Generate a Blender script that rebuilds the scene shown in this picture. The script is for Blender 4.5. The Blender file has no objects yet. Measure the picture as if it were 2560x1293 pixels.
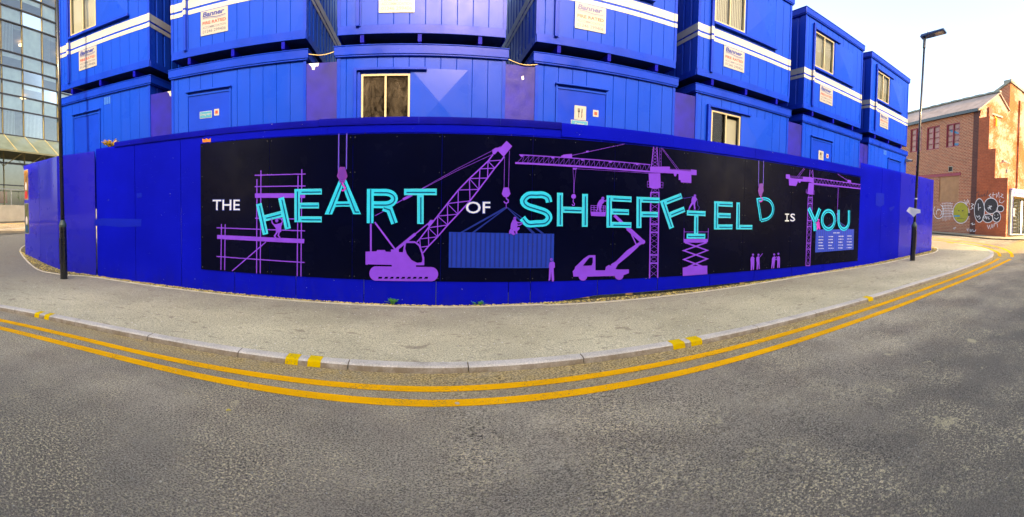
import bpy, bmesh, math, random
from mathutils import Vector, Matrix
random.seed(7)
R = math.radians
scn = bpy.context.scene
col = scn.collection

# ------------------------------------------------------------------ camera
# the photograph is a hand-held phone panorama (about 137 degrees wide): a cylindrical camera
F, X0, Y0 = 1073.884, 1083.68, 555.087          # focal length and centre, in pixels of the 2560x1293 photograph
PITCH, ROLL, CAMZ = 0.0337743, 0.0135625, 1.706
YAW = (1280 - X0) / F
def w2c():
    cp, sp, cr, sr = math.cos(PITCH), math.sin(PITCH), math.cos(ROLL), math.sin(ROLL)
    Rx = Matrix(((1, 0, 0), (0, cp, -sp), (0, sp, cp)))
    Ry = Matrix(((cr, 0, sr), (0, 1, 0), (-sr, 0, cr)))
    return Ry @ Rx
W2C = w2c()
cam_d = bpy.data.cameras.new('camera')
cam = bpy.data.objects.new('camera', cam_d)
col.objects.link(cam)
cam_d.type = 'PANO'
cam_d.clip_end = 2000
cam_d.clip_start = 0.05
cc = cam_d
cc.panorama_type = 'CENTRAL_CYLINDRICAL'
cc.central_cylindrical_range_u_min = -1280 / F
cc.central_cylindrical_range_u_max = 1280 / F
cc.central_cylindrical_range_v_min = -(1293 - Y0) / F
cc.central_cylindrical_range_v_max = Y0 / F
cc.central_cylindrical_radius = 1.0
Rz = Matrix(((math.cos(YAW), -math.sin(YAW), 0), (math.sin(YAW), math.cos(YAW), 0), (0, 0, 1)))
M = Rz @ W2C
right, fwd, up = M[0], M[1], M[2]
cam.matrix_world = Matrix(((right[0], up[0], -fwd[0], 0), (right[1], up[1], -fwd[1], 0), (right[2], up[2], -fwd[2], CAMZ), (0, 0, 0, 1)))
scn.camera = cam

# ------------------------------------------------------------------ light
SUN_EL, SUN_AZ = R(30), math.atan2(0.13, -0.99)      # the sun stands behind the photographer
world = bpy.data.worlds.new('World'); scn.world = world; world.use_nodes = True
wn = world.node_tree.nodes; wl = world.node_tree.links
sky = wn.new('ShaderNodeTexSky'); sky.sky_type = 'NISHITA'; sky.sun_disc = False
sky.sun_elevation = SUN_EL; sky.sun_rotation = SUN_AZ
sky.air_density = 1.0; sky.dust_density = 2.6; sky.ozone_density = 1.0
wl.new(sky.outputs[0], wn['Background'].inputs[0]); wn['Background'].inputs[1].default_value = 0.15
sl = bpy.data.lights.new('sun', 'SUN'); sl.energy = 2.0; sl.angle = R(0.5); sl.color = (1.0, 0.72, 0.40)
so = bpy.data.objects.new('sun', sl); col.objects.link(so)
to_sun = Vector((math.sin(SUN_AZ) * math.cos(SUN_EL), math.cos(SUN_AZ) * math.cos(SUN_EL), math.sin(SUN_EL)))
so.rotation_euler = to_sun.to_track_quat('Z', 'Y').to_euler(); so.location = to_sun * 60
scn.view_settings.view_transform = 'Standard'; scn.view_settings.look = 'None'
scn.view_settings.exposure = 2.26; scn.view_settings.gamma = 1.0
scn.view_settings.use_white_balance = True; scn.view_settings.white_balance_temperature = 7600; scn.view_settings.white_balance_tint = 11
scn.cycles.max_bounces = 6; scn.cycles.diffuse_bounces = 3; scn.cycles.glossy_bounces = 3
scn.cycles.transmission_bounces = 4; scn.cycles.transparent_max_bounces = 8
try:
    scn.cycles.use_denoising = True; scn.cycles.denoiser = 'OPENIMAGEDENOISE'
except Exception: pass

# ------------------------------------------------------------------ survey of the place: pixel of the photograph -> point on a known plane
S0 = 1.115
AH, DH = 0.01926105, 6.4 * S0                    # the hoarding's line
AC, DC = -0.0314609, 7.75                        # the cabins' front line
def ray(px, py):
    th = (px - X0) / F
    return W2C.transposed() @ Vector((math.sin(th), math.cos(th), (Y0 - py) / F))
def hz(px, py, a=AH, D=DH):
    d = ray(px, py); n = Vector((math.sin(a), math.cos(a), 0)); P = d * (D / d.dot(n))
    return (P.x * math.cos(a) - P.y * math.sin(a), P.z + CAMZ)
def onplane(px, py, pt, n):
    d = ray(px, py); k = (Vector(pt) - Vector((0, 0, CAMZ))).dot(Vector(n)) / d.dot(Vector(n))
    return d * k + Vector((0, 0, CAMZ))
def HF(s, z, d=0.0, a=AH, D=DH):                 # hoarding frame: along, up, proud
    return Vector((math.sin(a) * (D - d) + math.cos(a) * s, math.cos(a) * (D - d) - math.sin(a) * s, z))
def interp(t, x):
    if x <= t[0][0]: return t[0][1]
    for (a, b), (c, d) in zip(t, t[1:]):
        if x <= c: return b + (d - b) * (x - a) / (c - a)
    return t[-1][1]
RISE = [(-24, 1.12), (-16, .5), (-11, .2), (-9, .05), (-8, 0), (0, 0), (3.3, .07), (7, .15), (11.5, .28), (15.3, .45), (18, .68), (22, .98), (30, 1.3)]
def rise(x): return interp(RISE, x)              # the street climbs gently at both ends
def gp(px, py, off=0.0):
    d = ray(px, py); lo, hi = .5, 80.
    t = 1.0
    while t < 200:
        P = d * t
        if P.z + CAMZ < rise(P.x) + off: break
        t += .02
    return d * t + Vector((0, 0, CAMZ))
PV = 0.06                                        # pavement surface above the road

# ------------------------------------------------------------------ materials
def mat(name): 
    m = bpy.data.materials.new(name); m.use_nodes = True; return m
class N:
    def __init__(s, m): s.t = m.node_tree; s.b = s.t.nodes['Principled BSDF']; s.tc = s.t.nodes.new('ShaderNodeTexCoord').outputs['Object']
    def n(s, k, **kw):
        o = s.t.nodes.new(k)
        for a, v in kw.items(): setattr(o, a, v)
        return o
    def l(s, a, b): s.t.links.new(a, b)
    def mapping(s, scale=(1, 1, 1), src=None, rot=(0, 0, 0)):
        o = s.n('ShaderNodeMapping'); o.inputs['Scale'].default_value = scale; o.inputs['Rotation'].default_value = rot
        s.l(src or s.tc, o.inputs[0]); return o.outputs[0]
    def noise(s, sc, det=4, rough=.55, src=None, dist=0):
        o = s.n('ShaderNodeTexNoise'); o.inputs['Scale'].default_value = sc; o.inputs['Detail'].default_value = det
        o.inputs['Roughness'].default_value = rough; o.inputs['Distortion'].default_value = dist
        s.l(src or s.tc, o.inputs['Vector']); return o.outputs['Fac']
    def voro(s, sc, src=None, feat='F1', rnd=1):
        o = s.n('ShaderNodeTexVoronoi', feature=feat); o.inputs['Scale'].default_value = sc; o.inputs['Randomness'].default_value = rnd
        s.l(src or s.tc, o.inputs['Vector']); return o
    def ramp(s, x, p0, p1, c0=0., c1=1.):
        o = s.n('ShaderNodeMapRange'); o.inputs[1].default_value = p0; o.inputs[2].default_value = p1
        o.inputs[3].default_value = c0; o.inputs[4].default_value = c1; s.l(x, o.inputs[0]); return o.outputs[0]
    def math(s, op, a, b=None):
        o = s.n('ShaderNodeMath', operation=op)
        for i, v in enumerate((a, b)):
            if v is None: continue
            if isinstance(v, (int, float)): o.inputs[i].default_value = v
            else: s.l(v, o.inputs[i])
        return o.outputs[0]
    def mix(s, f, a, b, mode='MIX'):
        o = s.n('ShaderNodeMix', data_type='RGBA', blend_type=mode)
        for i, v in ((0, f), (6, a), (7, b)):
            if isinstance(v, (int, float)): o.inputs[i].default_value = v
            elif isinstance(v, tuple): o.inputs[i].default_value = (*v, 1) if len(v) == 3 else v
            else: s.l(v, o.inputs[i])
        return o.outputs[2]
    def bump(s, h, strength=.3, dist=.01):
        o = s.n('ShaderNodeBump'); o.inputs['Strength'].default_value = strength; o.inputs['Distance'].default_value = dist
        s.l(h, o.inputs['Height']); s.l(o.outputs[0], s.b.inputs['Normal'])
    def sepxyz(s):
        o = s.n('ShaderNodeSeparateXYZ'); s.l(s.tc, o.inputs[0]); return o.outputs
def paint(name, c, rough=.4, var=.25, vs=1.5, chips=0., chipc=(.75, .75, .7), coat=0., coatr=.1, metal=0., bump=.05, bs=30., streak=0., spec=.5, ior=1.5, scuff=0., splash=0.):
    m = mat(name); k = N(m)
    dk = tuple(x * (1 - var) for x in c); lt = tuple(min(1, x * (1 + var * .6)) for x in c)
    a = k.noise(vs, 5)
    colr = k.mix(k.ramp(a, .3, .7), dk, lt)
    if streak:
        st = k.noise(3, 3, src=k.mapping((3, 3, .25)))
        colr = k.mix(k.math('MULTIPLY', k.ramp(st, .5, .8), streak), colr, tuple(x * .5 + .03 for x in c))
    if scuff:
        sc_ = k.noise(6, 5, .7, src=k.mapping((.5, .5, 5))); g_ = k.math('MULTIPLY', k.ramp(sc_, .60, .72), k.ramp(k.noise(1.1, 2), .5, .62))
        colr = k.mix(k.math('MULTIPLY', g_, scuff), colr, (c[0] + .02, c[1] * 2 + .03, min(1, c[2] * 1.5)))
        dk_ = k.ramp(k.noise(.9, 4, .6, src=k.mapping((1, 1, .6))), .46, .7); colr = k.mix(k.math('MULTIPLY', dk_, scuff * .8), colr, (c[0] * .5, c[1] * .5, c[2] * .6))
    if splash:
        z_ = k.sepxyz()[2]; g_ = k.math('MULTIPLY', k.ramp(z_, .55, .05), k.ramp(k.noise(9, 5, .75, src=k.mapping((1, 1, .5))), .42, .7)); colr = k.mix(k.math('MULTIPLY', g_, splash), colr, (.02, .02, .16))
    if chips:
        v = k.voro(7); w = k.voro(23)
        f = k.math('LESS_THAN', v.outputs['Distance'], .045 * chips); f2 = k.math('LESS_THAN', w.outputs['Distance'], .05 * chips)
        g = k.math('GREATER_THAN', k.noise(1.7, 2), .52)
        f = k.math('MAXIMUM', f, k.math('MULTIPLY', f2, g))
        colr = k.mix(f, colr, chipc)
    k.l(colr, k.b.inputs['Base Color'])
    rr = k.ramp(k.noise(vs * 3, 4), .3, .7, max(.02, rough * .8), min(1, rough * 1.2)); k.l(rr, k.b.inputs['Roughness'])
    k.b.inputs['Metallic'].default_value = metal
    k.b.inputs['Specular IOR Level'].default_value = spec; k.b.inputs['IOR'].default_value = ior
    k.b.inputs['Coat Weight'].default_value = coat; k.b.inputs['Coat Roughness'].default_value = coatr
    if bump: k.bump(k.noise(bs, 4), bump, .01)
    return m
def flat(name, c, rough=.5, emit=0., spec=.5):
    m = mat(name); k = N(m)
    k.l(k.mix(k.ramp(k.noise(6, 4), .3, .7), tuple(x * .93 for x in c), tuple(min(1, x * 1.04) for x in c)), k.b.inputs['Base Color'])
    k.b.inputs['Roughness'].default_value = rough; k.b.inputs['Specular IOR Level'].default_value = spec
    if emit:
        k.b.inputs['Emission Color'].default_value = (*c, 1); k.b.inputs['Emission Strength'].default_value = emit
    return m
MT = {}
MT['board'] = paint('hoarding_blue_paint', (.0, .0050, .44), .34, .16, .8, .6, bump=.06, bs=9, streak=.0, spec=.5, ior=1.10, scuff=.3, splash=.35)
MT['board2'] = paint('hoarding_violet_blue_paint', (.002, .005, .42), .3, .15, .7, .5, coat=.45, coatr=.04, bump=.12, bs=1.6, streak=.0, spec=.15, scuff=.3, splash=.3)
MT['cap'] = paint('dark_blue_capping_paint', (.0, .002, .26), .45, .3, 1.5, .6, bump=.1, spec=.05)
MT['cabin'] = paint('cabin_blue_gloss_paint', (.0, .036, .40), .31, .14, .5, .35, bump=.18, bs=1.8, streak=.12, spec=.5, ior=1.2, scuff=.1, chipc=(.3, .3, .35))
MT['cabin2'] = paint('cabin_blue_trim_paint', (.0, .027, .38), .31, .2, 1, .5, spec=.5, ior=1.2, chipc=(.3, .3, .35))
MT['under'] = paint('dark_underside_paint', (.006, .014, .04), .7, .4, 2)
MT['edging'] = paint('pale_concrete_edging', (.60, .53, .38), .7, .2, 5)
MT['infill'] = paint('weathered_violet_panel_paint', (.005, .004, .24), .5, .5, 1.6, .55, bump=.2, streak=.0, spec=.2, chipc=(.3, .28, .35))
MT['art'] = paint('black_art_print', (.0008, .0016, .013), .25, .3, .8, 0, spec=.5, ior=1.15, bump=.015, bs=4)
MT['purple'] = flat('purple_print', (.235, .062, .68), .35, 0, .1)
MT['purple_dark'] = flat('indigo_print', (.07, .03, .50), .35)
MT['magenta'] = flat('magenta_print', (.55, .02, .50), .35)
MT['cyan'] = flat('cyan_print', (.004, .60, .80), .35, 0, .1)
MT['cyan_lt'] = flat('pale_cyan_print', (.06, .62, .75), .35)
MT['teal'] = flat('teal_inline_print', (.001, .07, .18), .35, 0, .1)
MT['white'] = flat('white_print', (.70, .72, .74), .35)
MT['blue_print'] = flat('bright_blue_print', (.002, .035, .40), .35)
MT['blue_stripe'] = flat('darker_blue_stripe_print', (.002, .018, .22), .35)
MT['stripe'] = paint('white_band_paint', (.29, .31, .32), .4, .12, 2, .6, chipc=(.1, .1, .3))
MT['signwhite'] = flat('sign_white', (.225, .235, .24), .4)
MT['signblue'] = flat('sign_blue', (.0, .01, .15), .4)
MT['signred'] = flat('sign_red', (.40, .02, .01), .4)
MT['signgrey'] = flat('sign_grey', (.05, .06, .10), .4)
MT['signcyan'] = flat('sign_turquoise', (.003, .16, .30), .4)
MT['black'] = paint('black_metal_paint', (.004, .005, .008), .3, .3, 4, .3, coat=.3, bump=.03)
MT['alu'] = paint('pale_frame_aluminium', (.30, .27, .17), .4, .15, 3)
MT['sill'] = paint('grey_frame_metal', (.35, .36, .36), .45, .2, 3)
MT['screw'] = paint('dull_screw_head', (.10, .10, .10), .4, .2, 3)
MT['office_blind'] = paint('office_blind', (.80, .78, .66), .7, .15, 2)
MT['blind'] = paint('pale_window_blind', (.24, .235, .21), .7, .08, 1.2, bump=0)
MT['room'] = paint('dim_room_wall', (.035, .035, .04), .8, .3, 1)
MT['tube'] = flat('lit_tube_lamp', (1, .80, .35), .5, .8)
MT['timber'] = paint('raw_timber', (.34, .19, .06), .7, .35, 6, bump=.2)
MT['kerb'] = None
MT['orange'] = paint('orange_sticker', (.75, .22, .01), .5, .3, 20)
MT['cable'] = paint('dirty_yellow_cable', (.55, .42, .18), .6, .3, 10)
MT['leaf'] = paint('weed_leaf', (.09, .34, .02), .5, .4, 12)
MT['leafy'] = paint('yellow_leaf', (.80, .58, .02), .5, .5, 14)
MT['paper'] = paint('torn_white_paper', (.6, .62, .68), .7, .1, 8)
def glassmat(name, tint, refl, rough=.02, dirt=0., fk=.22):
    m = mat(name); k = N(m); out = k.t.nodes['Material Output']
    tr = k.n('ShaderNodeBsdfTransparent'); tr.inputs[0].default_value = (*tint, 1)
    gl = k.n('ShaderNodeBsdfGlossy'); gl.inputs['Roughness'].default_value = rough
    fr = k.n('ShaderNodeFresnel'); fr.inputs[0].default_value = 1.5
    f = k.math('ADD', k.math('MULTIPLY', fr.outputs[0], fk), refl)
    mx = k.n('ShaderNodeMixShader'); k.l(f, mx.inputs[0]); k.l(tr.outputs[0], mx.inputs[1]); k.l(gl.outputs[0], mx.inputs[2])
    o = mx.outputs[0]
    if dirt:
        df = k.n('ShaderNodeBsdfDiffuse'); df.inputs[0].default_value = (.085, .072, .055, 1)
        m2 = k.n('ShaderNodeMixShader'); k.l(k.math('MULTIPLY', k.ramp(k.noise(5, 8, .75, src=k.mapping((1, 1, .45)), dist=.6), .40, .68), dirt), m2.inputs[0])
        k.l(o, m2.inputs[1]); k.l(df.outputs[0], m2.inputs[2]); o = m2.outputs[0]
    k.l(o, out.inputs[0]); return m
MT['glass'] = glassmat('window_glass', (.85, .9, .9), .01)
MT['glass_dirty'] = glassmat('dusty_window_glass', (.30, .27, .22), .03, dirt=.8)
MT['glass_office'] = glassmat('tinted_office_glass', (.84, .95, .92), .18, fk=1.)
def road_mat():
    m = mat('worn_asphalt'); k = N(m); xyz = k.sepxyz()
    big = k.noise(.5, 4, src=k.mapping((.5, 1.8, 1)))
    c = k.mix(k.ramp(big, .22, .78), (.33, .28, .20), (.78, .65, .44))
    c = k.mix(k.math('MULTIPLY', k.ramp(k.noise(1.1, 3), .45, .7), .45), c, (.33, .25, .175))
    fine = k.noise(78, 5, .85, src=k.mapping((.8, 1.15, 1)))
    pit = k.math('MULTIPLY', k.ramp(fine, .45, .53, 1, 0), k.ramp(k.noise(.9, 4, .6), .33, .62, .6, 1.0))
    c = k.mix(pit, c, (.02, .017, .013))
    crk = k.voro(.45, src=k.mapping((1, .7, 1)), feat='DISTANCE_TO_EDGE')
    ck = k.math('MULTIPLY', k.ramp(k.math('ADD', crk.outputs['Distance'], k.math('MULTIPLY', k.noise(3, 4), .05)), .026, .034, 1, 0), k.math('GREATER_THAN', k.noise(.5, 2), .55))
    c = k.mix(k.math('MULTIPLY', ck, .0), c, (.03, .027, .022))
    mid = k.noise(22, 4, .8)
    c = k.mix(k.ramp(mid, .30, .5, .45, 0), c, (.05, .042, .035))
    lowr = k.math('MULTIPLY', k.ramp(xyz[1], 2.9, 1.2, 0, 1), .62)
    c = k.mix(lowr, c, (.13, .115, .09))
    ag = k.voro(60, src=k.mapping((1, 1.3, 1)))
    agm = k.math('MULTIPLY', k.math('GREATER_THAN', k.noise(50, 4, .8), .555), k.ramp(k.noise(1.0, 3), .42, .6))
    c = k.mix(k.math('MULTIPLY', agm, .8), c, (.85, .70, .40))
    pat = k.math('GREATER_THAN', k.math('ADD', k.noise(2.6, 2), k.math('MULTIPLY', k.noise(38, 4, .8), .5)), k.ramp(xyz[1], 3.0, 1.4, 1.0, .945))
    c = k.mix(k.math('MULTIPLY', pat, .55), c, (.70, .58, .32))
    peb = k.math('LESS_THAN', k.voro(13).outputs['Distance'], .07)
    c = k.mix(peb, c, (.45, .42, .34))
    # gritty dirt lying along the gutter
    dist = k.math('SUBTRACT', 4.40, k.math('ADD', xyz[1], k.math('MULTIPLY', xyz[0], .02)))
    g = k.math('MULTIPLY', k.ramp(dist, .25, .75, 1, 0), k.ramp(dist, -.6, -.3, 0, 1))
    g = k.math('MULTIPLY', g, k.ramp(k.noise(5, 5, .7), .25, .6, .35, 1))
    c = k.mix(g, c, k.mix(k.ramp(k.noise(45, 4, .8), .42, .58), (.17, .11, .04), (.78, .56, .22)))
    k.l(c, k.b.inputs['Base Color']); k.b.inputs['Roughness'].default_value = .85; k.b.inputs['Specular IOR Level'].default_value = .2
    h = k.math('ADD', k.noise(75, 5, .8), k.math('MULTIPLY', ag.outputs['Distance'], .6))
    k.bump(h, .9, .022); return m
def pave_mat():
    m = mat('pavement_tarmac'); k = N(m); xyz = k.sepxyz()
    c = k.mix(k.ramp(k.noise(.7, 4), .3, .7), (.54, .46, .265), (.80, .69, .41))
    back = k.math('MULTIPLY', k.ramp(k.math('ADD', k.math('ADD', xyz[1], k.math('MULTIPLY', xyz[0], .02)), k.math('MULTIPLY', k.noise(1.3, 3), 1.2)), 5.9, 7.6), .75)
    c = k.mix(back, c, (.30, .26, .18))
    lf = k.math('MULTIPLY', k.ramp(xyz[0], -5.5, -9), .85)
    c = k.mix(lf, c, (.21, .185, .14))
    c = k.mix(k.ramp(k.noise(62, 5, .8), .40, .56, .75, 0), c, (.10, .085, .06))
    sp = k.voro(3.6, src=k.mapping((1, 1.5, 1)))
    wob = k.math('ADD', sp.outputs['Distance'], k.math('MULTIPLY', k.noise(14, 3), .22))
    sn = k.noise(4.2, 3, .5, src=k.mapping((.8, 1.5, 1)), dist=.4)
    c = k.mix(k.math('MULTIPLY', k.ramp(sn, .63, .70), .6), c, (.20, .145, .085))
    c = k.mix(k.math('MULTIPLY', k.ramp(wob, .17, .30, 1, 0), .55), c, (.17, .12, .075))
    sp2 = k.math('ADD', k.voro(6.5, src=k.mapping((1, 1.3, 1))).outputs['Distance'], k.math('MULTIPLY', k.noise(30, 3), .2))
    c = k.mix(k.math('MULTIPLY', k.ramp(sp2, .16, .22, 1, 0), .6), c, (.09, .075, .06))
    c = k.mix(k.math('LESS_THAN', k.voro(9).outputs['Distance'], .085), c, (.85, .78, .62))
    c = k.mix(k.math('LESS_THAN', k.voro(31).outputs['Distance'], .11), c, (.75, .64, .40))
    k.l(c, k.b.inputs['Base Color']); k.b.inputs['Roughness'].default_value = .8
    k.bump(k.noise(90, 4, .7), .5, .01); return m
def kerb_mat():
    m = mat('granite_kerb'); k = N(m); xyz = k.sepxyz()
    c = k.mix(k.ramp(k.noise(2, 5), .3, .7), (.56, .49, .38), (.80, .71, .57))
    c = k.mix(k.ramp(k.noise(60, 3, .7), .4, .65, .4, 0), c, (.12, .10, .08))
    c = k.mix(k.math('MULTIPLY', k.ramp(k.noise(3.5, 5, .7, src=k.mapping((1, 1, .4))), .55, .75), .5), c, (.12, .09, .06))
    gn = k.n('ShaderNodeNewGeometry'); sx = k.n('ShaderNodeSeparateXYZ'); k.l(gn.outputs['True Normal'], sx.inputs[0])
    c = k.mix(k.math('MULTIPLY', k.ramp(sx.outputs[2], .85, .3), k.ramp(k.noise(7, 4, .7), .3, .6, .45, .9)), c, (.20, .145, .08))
    k.l(c, k.b.inputs['Base Color']); k.b.inputs['Roughness'].default_value = .75; k.bump(k.noise(45, 4), .4, .01); return m
def line_mat(name, c, wear=.5):
    m = mat(name); k = N(m)
    a = k.mix(k.ramp(k.noise(1.5, 5), .3, .7), tuple(x * .82 for x in c), c)
    w = k.math('GREATER_THAN', k.math('ADD', k.noise(55, 4, .8), k.math('MULTIPLY', k.noise(2.5, 3), .35)), .785)
    a = k.mix(k.math('MULTIPLY', w, wear), a, (.17, .12, .05))
    k.l(a, k.b.inputs['Base Color']); k.b.inputs['Roughness'].default_value = .8; k.b.inputs['Specular IOR Level'].default_value = .1; k.bump(k.noise(55, 4, .7), .7, .012); return m
MT['road'] = road_mat(); MT['pave'] = pave_mat(); MT['kerb'] = kerb_mat()
MT['yline'] = line_mat('yellow_road_paint', (.93, .43, .003), .8)
MT['ytick'] = line_mat('yellow_kerb_paint', (.78, .50, .004), .85)
MT['wline'] = line_mat('white_road_paint', (.7, .7, .65), .9)
def gravel_mat():
    m = mat('yellow_gravel'); k = N(m)
    v = k.voro(35)
    c = k.mix(k.ramp(k.noise(18, 3), .3, .7), (.24, .17, .04), (.62, .48, .16))
    c = k.mix(k.ramp(v.outputs['Distance'], .25, .55), c, (.06, .045, .02))
    k.l(c, k.b.inputs['Base Color']); k.b.inputs['Roughness'].default_value = .8; k.bump(v.outputs['Distance'], .6, .02); return m
MT['gravel'] = gravel_mat(); MT['grit'] = paint('pale_grit', (.5, .44, .32), .8, .5, 9)
MT['stone'] = paint('pale_gravel_stone', (.66, .50, .13), .7, .5, 9, bump=.2)
def brick_mat(name, c1, c2, mortar, sc=1.0, soot=.3, white=0., msize=.012):
    m = mat(name); k = N(m)
    uv = k.n('ShaderNodeUVMap').outputs[0]
    b = k.n('ShaderNodeTexBrick'); b.inputs['Scale'].default_value = sc
    b.inputs['Color1'].default_value = (*c1, 1); b.inputs['Color2'].default_value = (*c2, 1); b.inputs['Mortar'].default_value = (*mortar, 1)
    b.inputs['Brick Width'].default_value = .235; b.inputs['Row Height'].default_value = .085; b.inputs['Mortar Size'].default_value = msize
    b.inputs['Mortar Smooth'].default_value = .2; b.inputs['Bias'].default_value = -.2
    k.l(uv, b.inputs['Vector'])
    c = k.mix(k.math('MULTIPLY', k.ramp(k.noise(1.3, 5, src=uv), .45, .75), soot), b.outputs['Color'], tuple(x * .35 for x in c1))
    c = k.mix(k.ramp(k.noise(9, 3, src=uv), .3, .7, .3, 0), c, (.03, .015, .01))
    if white:
        f = k.ramp(k.math('ADD', k.noise(.6, 3, .6, src=uv), k.math('MULTIPLY', k.noise(9, 6, .85, src=k.mapping((1.5, .7, 1), src=uv)), .9)), .92, 1.05)
        c = k.mix(k.math('MULTIPLY', f, white), c, (.66, .60, .50))
    k.l(c, k.b.inputs['Base Color']); k.b.inputs['Roughness'].default_value = .85
    k.bump(b.outputs['Fac'], -.5, .01); return m
MT['brick'] = brick_mat('brown_red_brick', (.46, .12, .05), (.28, .065, .035), (.66, .42, .25), soot=.2, msize=.013)
MT['brick2'] = brick_mat('orange_red_brick', (.50, .11, .035), (.40, .085, .03), (.50, .17, .08), soot=.4, msize=.008)
MT['brick3'] = brick_mat('sunny_orange_brick', (.42, .095, .012), (.30, .055, .008), (.40, .18, .055), soot=.25, white=.42, msize=.010)
MT['brickdark'] = brick_mat('dark_stepped_brick_edge', (.13, .04, .03), (.09, .03, .025), (.16, .07, .05), soot=.4)
MT['brickbig'] = brick_mat('street_block_brick', (.30, .12, .07), (.22, .08, .05), (.40, .33, .26), soot=.3)
MT['slate'] = paint('grey_slate_roof', (.36, .27, .22), .7, .25, 2, bump=.3, bs=12)
MT['lead'] = paint('coping_stone', (.25, .27, .22), .7, .3, 3)
MT['winred'] = paint('crimson_window_paint', (.30, .012, .04), .5, .25, 6)
MT['ply'] = paint('plywood_sheet', (.42, .21, .09), .7, .18, 2.5, bump=.1)
MT['winpane'] = paint('grimy_pane', (.36, .12, .08), .25, .35, 2.5, bump=.03)
MT['dark'] = paint('dark_void', (.01, .01, .012), .6, .3, 3)
MT['spray_w'] = paint('white_spray_paint', (.80, .80, .82), .7, .25, 9)
MT['spray_b'] = paint('black_spray_paint', (.035, .03, .035), .7, .4, 9)
MT['spray_y'] = paint('olive_yellow_spray_paint', (.38, .36, .02), .7, .2, 7)
MT['spray_c'] = paint('turquoise_spray_paint', (.02, .30, .42), .7, .2, 7)
MT['kiosk'] = paint('grey_kiosk_cladding', (.36, .42, .38), .5, .15, 3)
MT['kiosk_head'] = paint('pale_lilac_header', (.40, .42, .70), .5, .1, 3)
MT['navy'] = paint('navy_panel', (.02, .03, .15), .5, .2, 3)
MT['ochre'] = paint('ochre_inner_panel', (.60, .42, .14), .6, .2, 2)
MT['pinksign'] = flat('pink_sign', (.80, .02, .40), .4)
MT['purplesign'] = flat('purple_sign', (.18, .06, .55), .4)
MT['mullion'] = paint('dark_mullion', (.04, .035, .04), .4, .2, 3)
MT['mullion2'] = paint('cream_mullion', (.24, .215, .10), .5, .2, 3)
MT['cream'] = paint('cream_stone', (.40, .36, .27), .7, .15, 2)
MT['glasspanel'] = paint('greenish_canopy_glass', (.16, .20, .15), .2, .2, 1.5, coat=.25)
MT['redbanner'] = flat('red_banner', (.60, .01, .03), .5)
MT['poster1'] = paint('orange_brown_poster', (.42, .20, .04), .4, .9, 3)
MT['poster2'] = paint('dark_green_poster', (.10, .11, .04), .4, .9, 3)
MT['skin'] = flat('poster_face', (.70, .62, .58), .5)
# ------------------------------------------------------------------ mesh helpers
class MB:
    def __init__(s): s.v = []; s.f = []; s.uv = {}
    def quad(s, a, b, c, d, uv=None):
        i = len(s.v); s.v += [Vector(a), Vector(b), Vector(c), Vector(d)]; s.f.append((i, i + 1, i + 2, i + 3))
        if uv: s.uv[len(s.f) - 1] = uv
    def ngon(s, pts):
        i = len(s.v); s.v += [Vector(p) for p in pts]; s.f.append(tuple(range(i, i + len(pts))))
    def box(s, x0, x1, y0, y1, z0, z1, f=None):
        f = f or (lambda x, y, z: Vector((x, y, z)))
        p = [f(x, y, z) for z in (z0, z1) for (x, y) in ((x0, y0), (x1, y0), (x1, y1), (x0, y1))]
        i = len(s.v); s.v += p
        for q in ((0, 3, 2, 1), (4, 5, 6, 7), (0, 1, 5, 4), (1, 2, 6, 5), (2, 3, 7, 6), (3, 0, 4, 7)): s.f.append(tuple(i + j for j in q))
    def prism(s, pts, f0, f1):                     # 2-D outline between two mapped planes
        a = [f0(*p) for p in pts]; b = [f1(*p) for p in pts]; n = len(pts); i = len(s.v); s.v += a + b
        s.f.append(tuple(range(i, i + n))); s.f.append(tuple(i + n + j for j in reversed(range(n))))
        for j in range(n): s.f.append((i + j, i + (j + 1) % n, i + n + (j + 1) % n, i + n + j))
    def tube(s, pts, r, n=10, cap=True):
        pts = [Vector(p) for p in pts]; rr = r if isinstance(r, (list, tuple)) else [r] * len(pts); i0 = len(s.v)
        for k, p in enumerate(pts):
            t = (pts[min(k + 1, len(pts) - 1)] - pts[max(k - 1, 0)]).normalized()
            a = t.cross(Vector((0, 0, 1)) if abs(t.z) < .9 else Vector((1, 0, 0))).normalized(); b = t.cross(a)
            s.v += [p + a * (rr[k] * math.cos(2 * math.pi * j / n)) + b * (rr[k] * math.sin(2 * math.pi * j / n)) for j in range(n)]
        for k in range(len(pts) - 1):
            for j in range(n):
                s.f.append((i0 + k * n + j, i0 + k * n + (j + 1) % n, i0 + (k + 1) * n + (j + 1) % n, i0 + (k + 1) * n + j))
        if cap:
            s.f.append(tuple(i0 + j for j in range(n))); s.f.append(tuple(i0 + (len(pts) - 1) * n + j for j in reversed(range(n))))
    def add(s, vs, fs, f):
        i = len(s.v); s.v += [f(*v) for v in vs]; s.f += [tuple(i + j for j in q) for q in fs]
ROOTLOC = {}
def rootof(o):
    while o.parent: o = o.parent
    return o
def islands(mb):
    par = list(range(len(mb.v)))
    def fnd(i):
        while par[i] != i: par[i] = par[par[i]]; i = par[i]
        return i
    for f in mb.f:
        for v in f[1:]: par[fnd(v)] = fnd(f[0])
    g = {}
    for k, f in enumerate(mb.f): g.setdefault(fnd(f[0]), []).append(k)
    out = []
    for fs in g.values():
        o = MB(); mp = {}
        for k in fs:
            for v in mb.f[k]:
                if v not in mp: mp[v] = len(o.v); o.v.append(mb.v[v])
            o.f.append(tuple(mp[v] for v in mb.f[k]))
            if k in mb.uv: o.uv[len(o.f) - 1] = mb.uv[k]
        out.append(o)
    return out
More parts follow.
